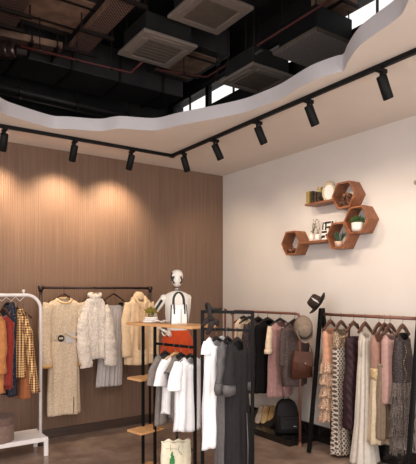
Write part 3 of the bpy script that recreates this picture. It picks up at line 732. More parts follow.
# things on the top board
zt2 = zt+.0115
def onto(px, D): q = atd(px, 324, D); return (q.x, q.y, zt2)
q = rk(.08, .0, 0)
bp = Vector(onto(151, 4.66))
for i, (wd, dp, hh, mt, lb) in enumerate(((.125, .09, .016, 'paper', 'white paperback at the bottom of the small stack on the oak top'), (.12, .085, .014, 'cover_grey', 'pale grey paperback in the middle of the small stack on the oak top'), (.11, .085, .014, 'paper', 'white paperback on top of the stack, beneath the yellow plant'))):
    z0 = zt2+sum((.017, .0155, .015)[:i])
    T = thing('paperback', lb, 'book', (bp.x, bp.y, z0), -ANG+.1*i-.1, 'stacked paperbacks')
    bm = bm_(); add_box(bm, (0, 0, hh/2), (wd, dp, hh), .002); obj('cover', bm, mt, T)
    bm = bm_(); add_box(bm, (.004, -.003, hh/2), (wd-.006, dp, hh-.006)); obj('pages', bm, 'paper', T)
T = thing('open_magazine', 'open magazine lying beside the book stack on the oak top', 'magazine', onto(161, 4.55), -ANG+.25)
for s in (-1, 1):
    bm = bm_()
    v = [[bm.verts.new((s*.07*i/6, y, .006+.02*math.sin(PI*i/6*.8)*(1-.3*i/6))) for i in range(7)] for y in (-.06, .06)]
    for i in range(6): bm.faces.new((v[0][i], v[0][i+1], v[1][i+1], v[1][i]))
    obj('page_leaf', bm, 'cover_grey' if s > 0 else 'paper', T, True, .006)
def leafball(bm, c, r, n, size, rnd, squash=.7):
    for i in range(n):
        d = Vector((rnd.gauss(0, 1), rnd.gauss(0, 1), abs(rnd.gauss(0, .8)))).normalized(); p = Vector(c)+Vector((d.x*r, d.y*r, d.z*r*squash))*(.5+.5*rnd.random())
        a, b = ringframe(d); a = a*size*(.6+.6*rnd.random()); tip = d*size*1.3
        vs = [bm.verts.new(p-a*.5), bm.verts.new(p+tip*.4-b*size*.25), bm.verts.new(p+a*.5), bm.verts.new(p+tip+b*size*.2)]
        bm.faces.new(vs)
rnd = random.Random(3)
T = thing('potted_plant', 'small yellow green potted plant on the book stack', 'plant', (bp.x, bp.y, zt2+.0475), 0)
bm = bm_(); add_lathe(bm, [(0, 0), (.024, 0), (.03, .03), (.027, .03), (0, .026)], n=18); obj('pot', bm, 'twig', T, True)
bm = bm_(); leafball(bm, (0, 0, .035), .048, 150, .022, rnd, .9); obj('foliage', bm, 'leaf_yellow', T)
# white tote handbag on the top board
T = thing('handbag', 'white leather tote handbag with black handles standing on the oak top', 'bag', onto(178.5, 4.42), -ANG+.35)
W, H, Dp = .145, .165, .07
bm = bm_(); r = []
for (w_, d_, z_) in ((W*.5, Dp*.5, 0), (W*.5, Dp*.5, .01), (W*.47, Dp*.42, H*.6), (W*.44, Dp*.2, H)):
    r.append([bm.verts.new((math.copysign(abs(math.cos(a))**.35, math.cos(a))*w_, math.copysign(abs(math.sin(a))**.35, math.sin(a))*d_, z_)) for a in [2*PI*i/28 for i in range(28)]])
for a, b in zip(r, r[1:]):
    for i in range(28): bm.faces.new((a[i], a[(i+1) % 28], b[(i+1) % 28], b[i]))
bm.faces.new(r[0][::-1]); bm.faces.new(r[-1])
obj('bag_body', bm, 'white_leather', T, True)
for s in (-1, 1):
    bm = bm_(); hh = .105
    add_tube(bm, [(-.047, s*.016-.012, H-.04), (-.047, s*.016-.006, H+.02)]+[(-.047*math.cos(a), s*.014-.004, H+.03+(hh-.03)*math.sin(a)) for a in [math.radians(q) for q in range(15, 166, 15)]]+[(.047, s*.016-.006, H+.02), (.047, s*.016-.012, H-.04)], .0068, 8); obj('handle', bm, 'black_leather', T, True)
    bm = bm_(); add_tube(bm, [(s*W*.505, -.02, .005), (s*W*.48, -.016, H*.6), (s*W*.45, -.006, H)], .0065, 8); obj('edge_piping', bm, 'black_leather', T, True)
for xx in (-.047, .047):
    bm = bm_(); add_box(bm, (xx, -.034, H-.055), (.012, .004, .05)); obj('handle_tab', bm, 'black_leather', T)
bm = bm_(); add_box(bm, (.012, -.037, H*.42), (.003, .004, H*.72)); obj('front_seam', bm, 'black_leather', T)

# cream canvas bag with a green print, standing on the base board
q = rk(.44, -.0, .0405)
T = thing('canvas_bag', 'cream canvas tote with a green plant print at the foot of the display rack', 'bag', q, -ANG+.12)
bm = body([(0, .125, .018), (-.02, .122, .022), (-.12, .128, .04), (-.30, .125, .045)], .30, (.012, 0), (.004, .004), 5, .008, seed=33, hem=.0, n=72)
for v in bm.verts:
    if v.co.z > .285: v.co.z += .009*math.sin(v.co.x*75)
obj('bag_body', bm, 'canvas', T, True, .004)
bm = bm_(); add_box(bm, (0, 0, .004), (.22, .07, .008), .003); obj('bag_base', bm, 'canvas', T)
bm = bm_()
for i, (dx, dz, s) in enumerate(((0, 0, .02), (.008, .022, .018), (-.010, .03, .016), (.004, .05, .017), (-.004, .07, .013), (0, .09, .009), (.012, .008, .014), (-.014, .006, .014))):
    add_lathe(bm, [(0, -.004), (s*.8, 0), (0, .004)], (-.035+dx*.8, -.056+.10*dz, .125+dz*.95), 10, sy=1.4, rot=RX(PI/2))
obj('green_print', bm, 'green_print', T)
bm = bm_()
for x0, z0, x1, z1 in ((-.085, .192, -.06, .196), (-.055, .192, -.02, .19), (-.015, .192, .01, .184)): add_tube(bm, [(x0, -.045, z0+.05), ((x0+x1)/2, -.047, (z0+z1)/2+.053), (x1, -.046, z1+.05)], .0012, 6)
add_tube(bm, [(.028, -.034, .265), (.016, -.044, .24), (.024, -.05, .215), (.05, -.055, .19)], .0014, 6)
add_tube(bm, [(-.05, -.033, .275), (-.048, -.042, .25), (-.05, -.046, .225)], .0012, 6)
obj('script_print', bm, 'black_ink', T)

# ------------------------------------------------------------------ mannequin behind the display rack
mp = atd(177, 292, 5.15); MZ = 0
T = thing('mannequin', 'white articulated mannequin in an orange skirt behind the oak display rack', 'mannequin', (mp.x, mp.y, 0), -ANG+.12)
def ell(bm, rows, n=28, cap=True):
    rings = []
    for z, w_, d_, xo, yo in rows: rings.append([bm.verts.new((xo+w_*math.cos(2*PI*k/n), yo+d_*math.sin(2*PI*k/n), z)) for k in range(n)])
    for a, b in zip(rings, rings[1:]):
        for k in range(n): bm.faces.new((a[k], a[(k+1) % n], b[(k+1) % n], b[k]))
    if cap: bm.faces.new(rings[0][::-1]); bm.faces.new(rings[-1])
sh = 1.595
bm = bm_(); ell(bm, [(.92, .125, .09, 0, 0), (1.0, .138, .10, 0, 0), (1.1, .118, .088, 0, 0), (1.2, .098, .075, 0, 0), (1.3, .112, .09, 0, -.01), (1.38, .12, .105, 0, -.02), (1.46, .12, .09, 0, -.01), (1.54, .126, .07, 0, 0), (1.575, .116, .06, 0, 0), (sh, .08, .05, 0, 0), (sh+.015, .04, .04, 0, 0)])
for v in bm.verts:                                       # bust
    for s in (-1, 1):
        d = (Vector((v.co.x, v.co.z))-Vector((s*.06, 1.40))).length
        if v.co.y < 0 and d < .07: v.co.y -= .03*(1-(d/.07)**2)
obj('torso', bm, 'mann', T, True)
bm = bm_(); add_tube(bm, [(0, 0, sh), (0, 0, sh+.05)], .026, 14); add_lathe(bm, [(0, -.02), (.03, -.012), (.034, 0), (.03, .012), (0, .02)], (0, 0, sh+.035), 16); obj('neck_joint', bm, 'chrome', T, True)
bm = bm_(); hz = sh+.14
add_lathe(bm, [(0, -.085), (.022, -.08), (.04, -.06), (.052, -.03), (.06, .01), (.06, .04), (.05, .068), (.03, .085), (0, .09)], (0, 0, hz), 26, 1.0, 1.15)
for v in bm.verts:
    if v.co.y < -.02:
        d = abs(v.co.x); zz = v.co.z-hz
        if d < .02 and -.035 < zz < .02: v.co.y -= .014*(1-d/.02)      # nose ridge
        if .014 < d < .04 and .005 < zz < .03: v.co.y += .007          # eye hollows
hd = obj('head', bm, 'mann', T, True)
for s in (-1, 1):
    bm = bm_(); add_lathe(bm, [(0, -.006), (.022, -.004), (.024, 0), (0, .006)], (s*.054, -.005, hz+.0), 18, rot=RY(PI/2)); obj('ear_plate', bm, 'chrome' if s > 0 else 'black_leather', hd, True)
    bm = bm_(); add_tube(bm, [(s*.034, -.058, hz+.02), (s*.046, -.04, hz-.02), (s*.03, -.05, hz-.05)], .009, 8); obj('face_groove', bm, 'black_leather', hd, True)
bm = bm_(); add_tube(bm, [(-.048, -.035, hz+.055), (-.055, -.02, hz+.03), (-.05, -.04, hz+.0)], .014, 8); obj('face_groove', bm, 'black_leather', hd, True)
Sx = Vector((-.132, 0, sh-.055)); El = Vector((-.255, .01, sh-.24)); Wr = Vector((-.17, -.09, 1.24))
for s, (S_, E_, W_) in ((-1, (Sx, El, Wr)), (1, (Vector((.11, .015, sh-.055)), Vector((.10, .11, sh-.3)), Vector((.04, .14, 1.12))))):
    bm = bm_(); add_lathe(bm, [(0, -.036), (.025, -.03), (.038, 0), (.025, .03), (0, .036)], S_, 16); obj('shoulder_joint', bm, 'mann', T, True)
    u = obj('upper_arm', (lambda b: (add_tube(b, [S_, S_.lerp(E_, .4), E_], [.034, .036, .027], 14), b)[1])(bm_()), 'mann', T, True)
    bm = bm_(); off = Vector((.0, -.034, .008)); add_tube(bm, [S_.lerp(E_, .15)+off, S_.lerp(E_, .9)+off], [.014, .012], 8); obj('black_inlay', bm, 'black_leather', u, True)
    bm = bm_(); add_lathe(bm, [(0, -.028), (.022, -.02), (.028, 0), (.022, .02), (0, .028)], E_, 14); obj('elbow_joint', bm, 'chrome', T, True)
    obj('forearm', (lambda b: (add_tube(b, [E_, E_.lerp(W_, .35), W_], [.027, .029, .018], 14), b)[1])(bm_()), 'mann', T, True)
    d = (W_-E_).normalized(); hd_ = Vector((.06*-s, -.02, -.03)).normalized() if s < 0 else d
    bm = bm_(); pm = W_+hd_*.05; add_tube(bm, [W_, W_+hd_*.03, pm+hd_*.03], [.016, .026, .024], 12, flat=.5)
    sd = hd_.cross(Vector((0, 1, 0))).normalized()
    for k, ln in enumerate((.05, .058, .054, .042)):
        b0 = pm+hd_*.02+sd*(-.02+.0135*k); add_tube(bm, [b0, b0+hd_*ln*.55+Vector((0, -.004, 0)), b0+hd_*ln+Vector((0, -.0, -.012))], [.0068, .0062, .0045], 8)
    b0 = W_+hd_*.03-sd*.022; add_tube(bm, [b0, b0-sd*.02+hd_*.025, b0-sd*.02+hd_*.05], [.008, .007, .005], 8)
    obj('hand', bm, 'mann', T, True)
bm = body([(0, .112, .085), (-.1, .15, .112), (-.3, .165, .12), (-.62, .19, .13)], .62, (0, 0), (.002, .015), 6, .004, seed=44); bmesh.ops.translate(bm, verts=bm.verts, vec=(0, 0, .60)); k = obj('skirt', bm, 'c_orange', T, True, .004); k['label'] = 'burnt orange skirt'
bm = bm_(); add_tube(bm, [(0, .02, .01), (0, .02, .93)], .014, 12); obj('stand_rod', bm, 'chrome', T, True)
bm = bm_(); add_lathe(bm, [(0, 0), (.16, 0), (.16, .008), (.03, .014), (0, .014)], (0, .02, 0), 30); obj('stand_base', bm, 'chrome', T, True)

# ------------------------------------------------------------------ front black frame rack
FL = CAM+ray(202.5, 292)*4.10; FR = CAM+ray(252.5, 292)*3.93; FL.z = FR.z = 0; LF = (FR-FL).length; d_ = (FR-FL).normalized(); FROT = math.atan2(d_.y, d_.x); FG = GR
t = thing('frame_rack', 'tall rectangular black steel frame rack in the foreground', 'clothes rack', FL, FROT)
ztop = 1.455
for q in (0, LF):
    bm = bm_(); add_box(bm, (q, 0, ztop/2), (.023, .023, ztop), .002); obj('post', bm, 'black_metal', t)
    bm = bm_(); add_box(bm, (q, 0, .012), (.04, .40, .024), .003); obj('foot', bm, 'black_metal', t)
bm = bm_(); add_box(bm, (LF/2, 0, ztop-.012), (LF, .023, .024), .002); obj('top_bar', bm, 'black_metal', t)
bm = bm_(); add_box(bm, (LF/2, 0, 1.305), (LF, .02, .02), .002); obj('hanging_bar', bm, 'black_metal', t)
def fr(u, z=0): return FL+d_*u+Vector((0, 0, z))
G = 'hangers on the black frame rack'; RZ3 = 1.305
p = fr(.12, RZ3); L = .86
T = garment('white_dress', 'sleeveless white dress hanging on the black frame rack', 'dress', p, .055, FG, L)
obj('body', body(shoulders(.125, .05, .07, .04)+[(-.2, .125, .05), (-.45, .13, .055), (-.86, .15, .06)], L, (.085, .02), (.003, .014), 6, .005, seed=51, hem=.008), 'c_white', T, True, .003)
for s in (-1, 1): obj('sleeve', sleeve(mir([(.10, 0, -.05), (.125, -.01, -.09), (.128, -.012, -.13)], s), [.042, .046, .05], L, .6, .004, seed=52+s), 'c_white', T, True, .003)
hanger('blackslim', (p.x, p.y, p.z+.02), FG, 'black hanger holding the white dress', G)
for u, lab, hl, mt, L, seed, wv in ((.235, 'mid grey dress between the white dress and the charcoal dress', 'black hanger holding the mid grey dress', 'c_grey2', 1.14, 61, .10), (.315, 'long charcoal dress with gathered sleeves, nearest on the black frame rack', 'black hanger holding the long charcoal dress', 'c_char', 1.16, 66, .115)):
    p = fr(u-.02, RZ3); T = garment('long_dress', lab, 'dress', p, .085, FG+.06, L)
    obj('body', body(shoulders(wv, .06, .06, .045)+[(-.25, wv-.005, .055), (-.5, wv, .06), (-L+.05, wv+.02, .07), (-L, wv+.02, .07)], L, (.075, .01), (.002, .014), 5, .004, seed=seed), mt, T, True, .004)
    for s in (-1, 1):
        obj('sleeve', sleeve(mir([(wv-.04, -.01, -.055), (wv+.005, -.025, -.13), (wv+.025-.03*(s > 0), -.035, -.23), (wv+.035-.05*(s > 0), -.04, -.32)], s), [.034, .044, .05, .06 if s < 0 else .05], L, .6, .010, seed=seed+s), mt, T, True, .003)
        bm = bm_(); add_tube(bm, mir([(wv+.034-.05*(s > 0), -.039, L-.31), (wv+.036-.05*(s > 0), -.04, L-.35), (wv+.03-.05*(s > 0), -.04, L-.39)], s), [.06, .068, .058] if s < 0 else [.05, .054, .05], 16, False, .55, Vector((0, 1, 0))); obj('cuff_flare', bm, 'c_grey2', T, True, .003)
    bm = bm_(); add_tube(bm, [(.02, -.078, L-.55), (.022, -.088, L-.80), (.02, -.086, L-1.0)], [.003, .006, .004], 6); obj('front_pleat', bm, 'c_grey2', T, True)
    hanger('blackslim', (p.x, p.y, p.z+.02), FG+.06, hl, G)
# scarf knotted round the frame
p = fr(.075, 0)
T = thing('knotted_scarf', 'dark smoky scarf knotted around the top of the black frame rack', 'scarf', (p.x, p.y, 1.30), -ANG)
def ribbon(pts, r, flat): bm = bm_(); add_tube(bm, catmull_open(pts), interp(r, len(pts)), 12, True, flat, Vector((0, 1, 0))); return bm
def catmull_open(pts, n=5):
    P = [Vector(pts[0])]+[Vector(q) for q in pts]+[Vector(pts[-1])]; out = []
    for i in range(1, len(P)-2):
        for j in range(n):
            t_ = j/n; p0, p1, p2, p3 = P[i-1:i+3]
            out.append(.5*((2*p1)+(-p0+p2)*t_+(2*p0-5*p1+4*p2-p3)*t_*t_+(-p0+3*p1-3*p2+p3)*t_**3))
    out.append(P[-1]); return out
def interp(r, npts, n=5):
    out = []
    for i in range(npts-1):
        for j in range(n): out.append(r[i]+(r[i+1]-r[i])*j/n)
    out.append(r[-1]); return out
obj('loop', ribbon([(0, -.02, .08), (-.01, -.03, .13), (-.015, -.02, .19), (-.035, 0, .205), (-.03, .03, .17), (0, .02, .1)], [.014, .018, .014, .012, .016, .012], .5), 'c_scarf', T, True)
obj('tail', ribbon([(0, -.03, .09), (-.03, -.04, .08), (-.06, -.04, .045), (-.075, -.03, .03)], [.014, .02, .016, .008], .5), 'c_scarf', T, True)
obj('tail', ribbon([(0, -.035, .09), (.02, -.045, .06), (.045, -.04, .07), (.05, -.03, .03)], [.014, .022, .02, .01], .5), 'c_scarf', T, True)
obj('tail', ribbon([(0, -.03, .085), (.0, -.045, .04), (-.02, -.04, -.01), (-.04, -.035, -.03)], [.016, .024, .02, .01], .5), 'c_scarf', T, True)
obj('tail', ribbon([(.0, -.02, .17), (.03, -.02, .165), (.06, -.01, .163), (.085, -.01, .17)], [.01, .012, .009, .01], .7), 'c_scarf', T, True)
bm = bm_(); add_lathe(bm, [(0, -.02), (.02, -.014), (.027, 0), (.02, .014), (0, .02)], (0, -.035, .09), 14); obj('knot', bm, 'c_scarf', T, True)

# ------------------------------------------------------------------ copper rail rack near the white wall
KX = -.30; KZ = 1.372; y0, y1 = -.62, -1.765
t = thing('clothes_rack', 'copper pipe clothes rack along the white wall behind the black frame', 'clothes rack', (KX, y0, 0))
Lk = y0-y1
bm = bm_(); P = [(0, -.05, KZ), (0, -Lk+.05, KZ)]+[(0, -Lk+.05-.05*math.sin(a), KZ-.05+.05*math.cos(a)) for a in [math.radians(q) for q in (30, 60, 90)]]
add_tube(bm, [(0, -.05+.05*math.sin(a), KZ-.05+.05*math.cos(a)) for a in [math.radians(q) for q in (90, 60, 30)]]+P, .0145, 12, up=Vector((1, 0, 0))); obj('rail', bm, 'copper', t, True)
for q in (0, -Lk):
    bm = bm_(); add_tube(bm, [(0, q, 0), (0, q, KZ-.05)], .0145, 12); obj('post', bm, 'copper', t, True)
    bm = bm_(); add_lathe(bm, [(.035, 0), (.035, .006), (.018, .012), (.018, .04)], (0, q, 0), 18); obj('foot_flange', bm, 'copper', t, True)
bm = bm_(); add_tube(bm, [(0, 0, KZ-.06), (-.02, .14, KZ+.02), (-.02, .14, 0)], .0145, 12); obj('end_post', bm, 'copper', t, True)
def ky(px): return atx(px, 312, KX).y
G = 'hangers on the copper rack'
def kg(px, name, label, cat, L, drop, rot=0, dx=0): return garment(name, label, cat, (KX+dx, ky(px), KZ), drop, rot, L)
T = kg(243.5, 'cream_blouse', 'cream blouse at the far end of the copper rack, seen through the black frame', 'blouse', .95, .08); L = .95
obj('body', body(shoulders(.13, .05, .06, .04)+[(-.5, .13, .05), (-.95, .13, .05)], L, (.05, 0), (.002, .01), 6, .004, seed=71), 'c_cream', T, True, .003)
hanger('black', (KX, ky(243.5), KZ+.018), 0, 'black hanger holding the cream blouse', G)
T = kg(258, 'patterned_dress', 'dark patterned dress on the copper rack beside the black dress', 'dress', .80, .11); L = .82
obj('body', body(shoulders(.17, .05, .06, .045)+[(-.3, .15, .06), (-.55, .16, .07), (-.82, .18, .085)], L, (.05, 0), (.002, .014), 6, .006, seed=72), 'c_darkpat', T, True, .003)
for s in (-1, 1): obj('sleeve', sleeve(mir([(.14, 0, -.06), (.19, -.01, -.22), (.19, -.02, -.40)], s), [.05, .05, .05], L, .7, .005, seed=73+s), 'c_darkpat', T, True, .003)
hanger('black', (KX, ky(258), KZ+.018), 0, 'black hanger holding the dark patterned dress', G)
T = kg(267.5, 'black_dress', 'black dress hanging between the patterned dress and the pink tunic', 'dress', .78, .11); L = .80
obj('body', body(shoulders(.17, .05, .06, .045)+[(-.3, .155, .06), (-.80, .17, .07)], L, (.05, 0), (.002, .014), 6, .006, seed=75), 'c_black', T, True, .003)
hanger('black', (KX, ky(267.5), KZ+.018), 0, 'black hanger holding the black dress', G)
hanger('black', (KX, ky(249), KZ+.018), 0, 'black hanger at the middle of the copper rack, left of the patterned dress', G)
# pink tunic with cream sleeves
T = kg(280, 'pink_tunic', 'dusty pink tunic with cream rolled sleeves on the copper rack', 'tunic', .78, .115); L = .80
obj('body', body(shoulders(.155, .05, .065, .045)+[(-.3, .14, .06), (-.6, .15, .07), (-.80, .16, .075)], L, (.06, 0), (.003, .014), 6, .006, seed=76), 'c_pink', T, True, .003)
for s in (-1, 1):
    obj('sleeve', sleeve(mir([(.135, 0, -.05), (.165, -.01, -.16), (.18, -.015, -.31)], s), [.036, .038, .04], L, .7, .005, seed=77+s), 'c_cream', T, True, .003)
    bm = bm_(); add_tube(bm, mir([(.18, -.014, L-.29), (.182, -.016, L-.335)], s), .046, 16, False, .75, Vector((0, 1, 0))); obj('cuff', bm, 'c_cream', T, True, .006)
bm = bm_(); add_tube(bm, [(-.02, -.075, L-.58), (-.03, -.09, L-.68), (-.01, -.09, L-.80)], [.01, .022, .03], 10, True, .4); obj('waist_tie', bm, 'c_pink', T, True)
hanger('black', (KX, ky(280), KZ+.018), 0, 'black hanger holding the dusty pink tunic', G)
# speckled vest
T = kg(294.5, 'speckled_cardigan', 'charcoal speckled cardigan behind the brown satchel on the copper rack', 'cardigan', .66, .09); L = .66
obj('body', body(shoulders(.16, .06, .06, .045)+[(-.3, .165, .06), (-.55, .17, .065), (-.66, .15, .065)], L, (.08, 0), (.002, .012), 5, .006, seed=81), 'c_vest', T, True, .004)
for s in (-1, 1): obj('sleeve', sleeve(mir([(.135, 0, -.06), (.165, .0, -.22), (.165, -.0, -.45)], s), [.045, .045, .04], L, .7, .005, seed=82+s), 'c_vest', T, True, .003)
hanger('black', (KX, ky(294.5), KZ+.018), 0, 'black hanger holding the speckled cardigan', G)
# satchel on the rack end
q = atd(302, 362, 5.24); bz = atd(302, 379, 5.24).z
T = thing('satchel', 'brown leather satchel with a curved flap hanging at the end of the copper rack', 'bag', (q.x, q.y, bz), -ANG+.12)
bm = bm_(); add_prism(bm, [(-.115, 0), (.10, .02), (.105, .27), (-.085, .295), (-.105, .2)], .055, Matrix.Translation((0, .02, 0)) @ RX(PI/2)); bmesh.ops.bevel(bm, geom=list(bm.edges), offset=.008, segments=2, affect='EDGES'); bag = obj('bag_body', bm, 'brown_leather', T, True)
bm = bm_(); add_prism(bm, [(.106, .272), (-.087, .297), (-.095, .19), (-.05, .165), (.0, .17), (.03, .15), (.07, .135), (.107, .13)], .01, Matrix.Translation((0, -.034, 0)) @ RX(PI/2)); obj('flap', bm, 'brown_leather', T)
bm = bm_(); add_tube(bm, [(-.05, -.0, .29), (-.035, .0, .38), (.0, .02, .46), (.015, .03, .475), (.05, .02, .43), (.10, 0, .30), (.10, 0, .27)], .008, 8, True, .4); obj('shoulder_strap', bm, 'strap_leather', T, True)
bm = bm_(); add_lathe(bm, [(0, -.004), (.008, -.003), (.008, .003), (0, .004)], (.02, -.05, .165), 12, rot=RX(PI/2)); obj('clasp', bm, 'gold', T, True)
# grey flat cap on the rack end
q = atd(303.5, 329, 5.17)
T = thing('cap', 'grey brown cap hung over the end of the copper rail', 'hat', (q.x, q.y, q.z-.11), -ANG+.1)
bm = bm_(); add_lathe(bm, [(.088, 0), (.09, .03), (.082, .06), (.06, .085), (.03, .098), (0, .10)], (0, .02, .125), 26, 1, 1.25, RX(math.radians(70))); obj('crown', bm, 'felt_grey', T, True, .003)
bm = bm_(); add_tube(bm, [(.089*math.cos(a), .02, .125+.11*math.sin(a)) for a in [2*PI*i/28 for i in range(29)]], .012, 8, False); obj('hat_band', bm, 'felt_band', T, True)
bm = bm_(); r0 = []
for i in range(15):
    a = PI+PI*i/14; c, s = math.cos(a), math.sin(a)
    r0.append((bm.verts.new((.085*c, .005, .115+.10*s)), bm.verts.new((.085*c, -.035-.03*abs(s), .10+.115*s)), bm.verts.new((.078*c, -.06-.03*abs(s), .092+.115*s))))
for a, b in zip(r0, r0[1:]):
    for k in range(2): bm.faces.new((a[k], b[k], b[k+1], a[k+1]))
obj('brim', bm, 'felt_grey', T, True, .005)

# plinth with shoes and the backpack
bm = bm_(); add_box(bm, (-.225, -1.0, .035), (.39, 1.46, .07), .004); t = tag(obj('display_plinth', bm, 'black_marble'), 'low glossy black plinth under the copper rack', 'plinth')
def shoe(mat, D):
    bm = bm_(); secs = [tuple(1.12*q for q in r) for r in [(-.115, .024, .05), (-.09, .031, .055), (-.04, .028, .05), (.02, .034, .038), (.07, .038, .03), (.105, .03, .022), (.125, .012, .014)]]
    rings = []
    for yy, w_, h_ in secs: rings.append([bm.verts.new((w_*math.cos(a), -yy, .004+h_*(.5+.5*math.sin(a)))) for a in [2*PI*i/14 for i in range(14)]])
    for a, b in zip(rings, rings[1:]):
        for k in range(14):
            bm.faces.new((a[k], a[(k+1) % 14], b[(k+1) % 14], b[k]))
    bm.faces.new(rings[0]); bm.faces.new(rings[-1][::-1])
    up = obj('upper', bm, mat, D, True)
    bm = bm_(); add_prism(bm, [(w_*1.04*s, -yy) for s, seq in ((1, secs), (-1, secs[::-1])) for yy, w_, h_ in seq], .007); obj('sole', bm, 'strap_leather', D)
    bm = bm_(); add_lathe(bm, [(0, 0), (.022, 0), (.026, .004), (0, .006)], (0, .05, .047), 16, .9, 2.0); obj('opening', bm, 'black_leather', D, True)
q = atz(262, 423, .07)
D = thing('shoe_stand', 'sloped black stand under the row of flat shoes', 'shoe stand', (q.x+.06, q.y+.02, .0705), math.radians(-90))
bm = bm_(); add_prism(bm, [(-.13, 0), (.13, 0), (.13, .128), (-.13, .004)], .46, Matrix.Translation((.23, 0, 0)) @ RZ(PI) @ Matrix(((0, 0, 1, 0), (-1, 0, 0, 0), (0, 1, 0, 0), (0, 0, 0, 1)))); obj('wedge', bm, 'black_leather', D)
for px, mat, lb in ((256.5, 'grey_shoe', 'grey leather flat shoe at the left of the shoe row on the black plinth'), (262, 'yellow_shoe', 'mustard flat shoe in the middle of the row on the black plinth'), (268.5, 'yellow_shoe', 'mustard flat shoe beside the black backpack')):
    q = atz(px-.5, 423, .07)
    D = thing('flat_shoe', lb, 'shoe', (q.x+.06, q.y, .142), math.radians(-54), 'flat shoes on the black plinth'); shoe(mat, D)
    D.rotation_euler = (math.radians(26), 0, math.radians(-54))
# backpack
q = atz(284, 433.5, .07)
T = thing('backpack', 'black backpack leaning back on the black plinth', 'bag', (q.x+.05, q.y, .071), -ANG+.12)
lean = RX(math.radians(-10))
bm = bm_(); rows = [(.0, .115, .075), (.03, .125, .085), (.2, .125, .08), (.28, .115, .07), (.33, .09, .055), (.36, .05, .035), (.365, .0, 0)]
rings = []
for z, w_, dd in rows[:-1]: rings.append([bm.verts.new((math.copysign(abs(math.cos(a))**.5, math.cos(a))*w_, math.copysign(abs(math.sin(a))**.5, math.sin(a))*dd, z)) for a in [2*PI*i/32 for i in range(32)]])
for a, b in zip(rings, rings[1:]):
    for k in range(32): bm.faces.new((a[k], a[(k+1) % 32], b[(k+1) % 32], b[k]))
bm.faces.new(rings[0][::-1]); bm.faces.new(rings[-1]); bmesh.ops.transform(bm, matrix=lean, verts=bm.verts); obj('bag_body', bm, 'backpack', T, True)
bm = bm_(); add_box(bm, (0, -.09, .105), (.21, .05, .15), .018); bmesh.ops.transform(bm, matrix=lean, verts=bm.verts); pk = obj('front_pocket', bm, 'backpack', T)
bm = bm_(); add_tube(bm, [(-.10, -.112, .165), (0, -.118, .168), (.10, -.112, .165)], .004, 8); bmesh.ops.transform(bm, matrix=lean, verts=bm.verts); obj('zip', bm, 'rod', pk)
bm = bm_(); add_box(bm, (.055, -.118, .075), (.03, .004, .006)); bmesh.ops.transform(bm, matrix=lean, verts=bm.verts); obj('logo_plate', bm, 'wire', pk)
bm = bm_(); add_tube(bm, [(-.12, -.02, .05), (-.118, -.06, .2), (-.09, -.058, .3), (0, -.045, .345), (.09, -.058, .3), (.118, -.06, .2), (.12, -.02, .05)], .005, 8); bmesh.ops.transform(bm, matrix=lean, verts=bm.verts); obj('zip', bm, 'black_leather', T)
bm = bm_(); add_tube(bm, [(-.028, .0, .355), (-.024, .0, .385), (0, 0, .397), (.024, 0, .385), (.028, 0, .355)], .007, 8); bmesh.ops.transform(bm, matrix=lean, verts=bm.verts); obj('grab_handle', bm, 'black_leather', T, True)

# ------------------------------------------------------------------ right rack with A-frame ends
AX = -.20; AZ = 1.375; ya, yb = -1.975, -3.075
t = thing('clothes_rack', 'rack with black A-frame ends and a reddish wooden rail at the right', 'clothes rack', (AX, ya, 0))
bm = bm_(); add_tube(bm, [(0, .0, AZ), (0, yb-ya-.02, AZ)], .015, 12); obj('rail', bm, 'copper', t, True)
for q, sl in ((0, 1), (yb-ya, 1)):
    for fx in (-.185, .185):
        bm = bm_(); top = Vector((.012*(1 if fx > 0 else -1), q, AZ+.06)); bot = Vector((fx, q, 0)); mid = (top+bot)/2; dv = top-bot
        rot = dv.to_track_quat('Z', 'Y').to_matrix().to_4x4(); add_box(bm, mid, (.034, .034, dv.length), .003, rot); obj('leg', bm, 'black_metal', t)
    bm = bm_(); add_tube(bm, [(0, q-.022, AZ), (0, q+.022, AZ)], .022, 12); obj('rail_bracket', bm, 'black_metal', t)
def ay(px): return atx(px, 316, AX).y
G = 'hangers on the A-frame rack'
def ag(px, name, label, cat, drop, L, rot=0): return garment(name, label, cat, (AX, ay(px), AZ), drop, math.radians(rot), L)
def ah(px, what, rot=0): hanger('slim', (AX, ay(px), AZ+.02), math.radians(rot), what, G)
# 1 peach ruffle dress
T = ag(330.5, 'ruffled_dress', 'peach ruffled lace dress at the left end of the A-frame rack', 'dress', .14, .92, -6); L = .92; ah(330.5, 'dark wooden hanger holding the peach ruffled dress')
obj('bodice', body([(0, .075, .03), (-.05, .09, .04), (-.2, .085, .045), (-.42, .09, .045)], L, (.06, .0), (.002, .004), 5, .004, seed=91), 'c_nude', T, True, .003)
for i in range(5):
    z0 = -.30-.12*i
    obj('ruffle_tier', body([(z0, .08+.003*i, .04), (z0-.06, .09+.003*i, .06), (z0-.14, .105+.003*i, .075)], L, (0, 0), (.004, .022), 9, .008, n=90, seed=92+i, hem=.012), 'c_peach', T, True, .003)
for s in (-1, 1): strap(T, (s*.06, 0, -.01), (s*.035, 0, .01), 'c_nude', L)
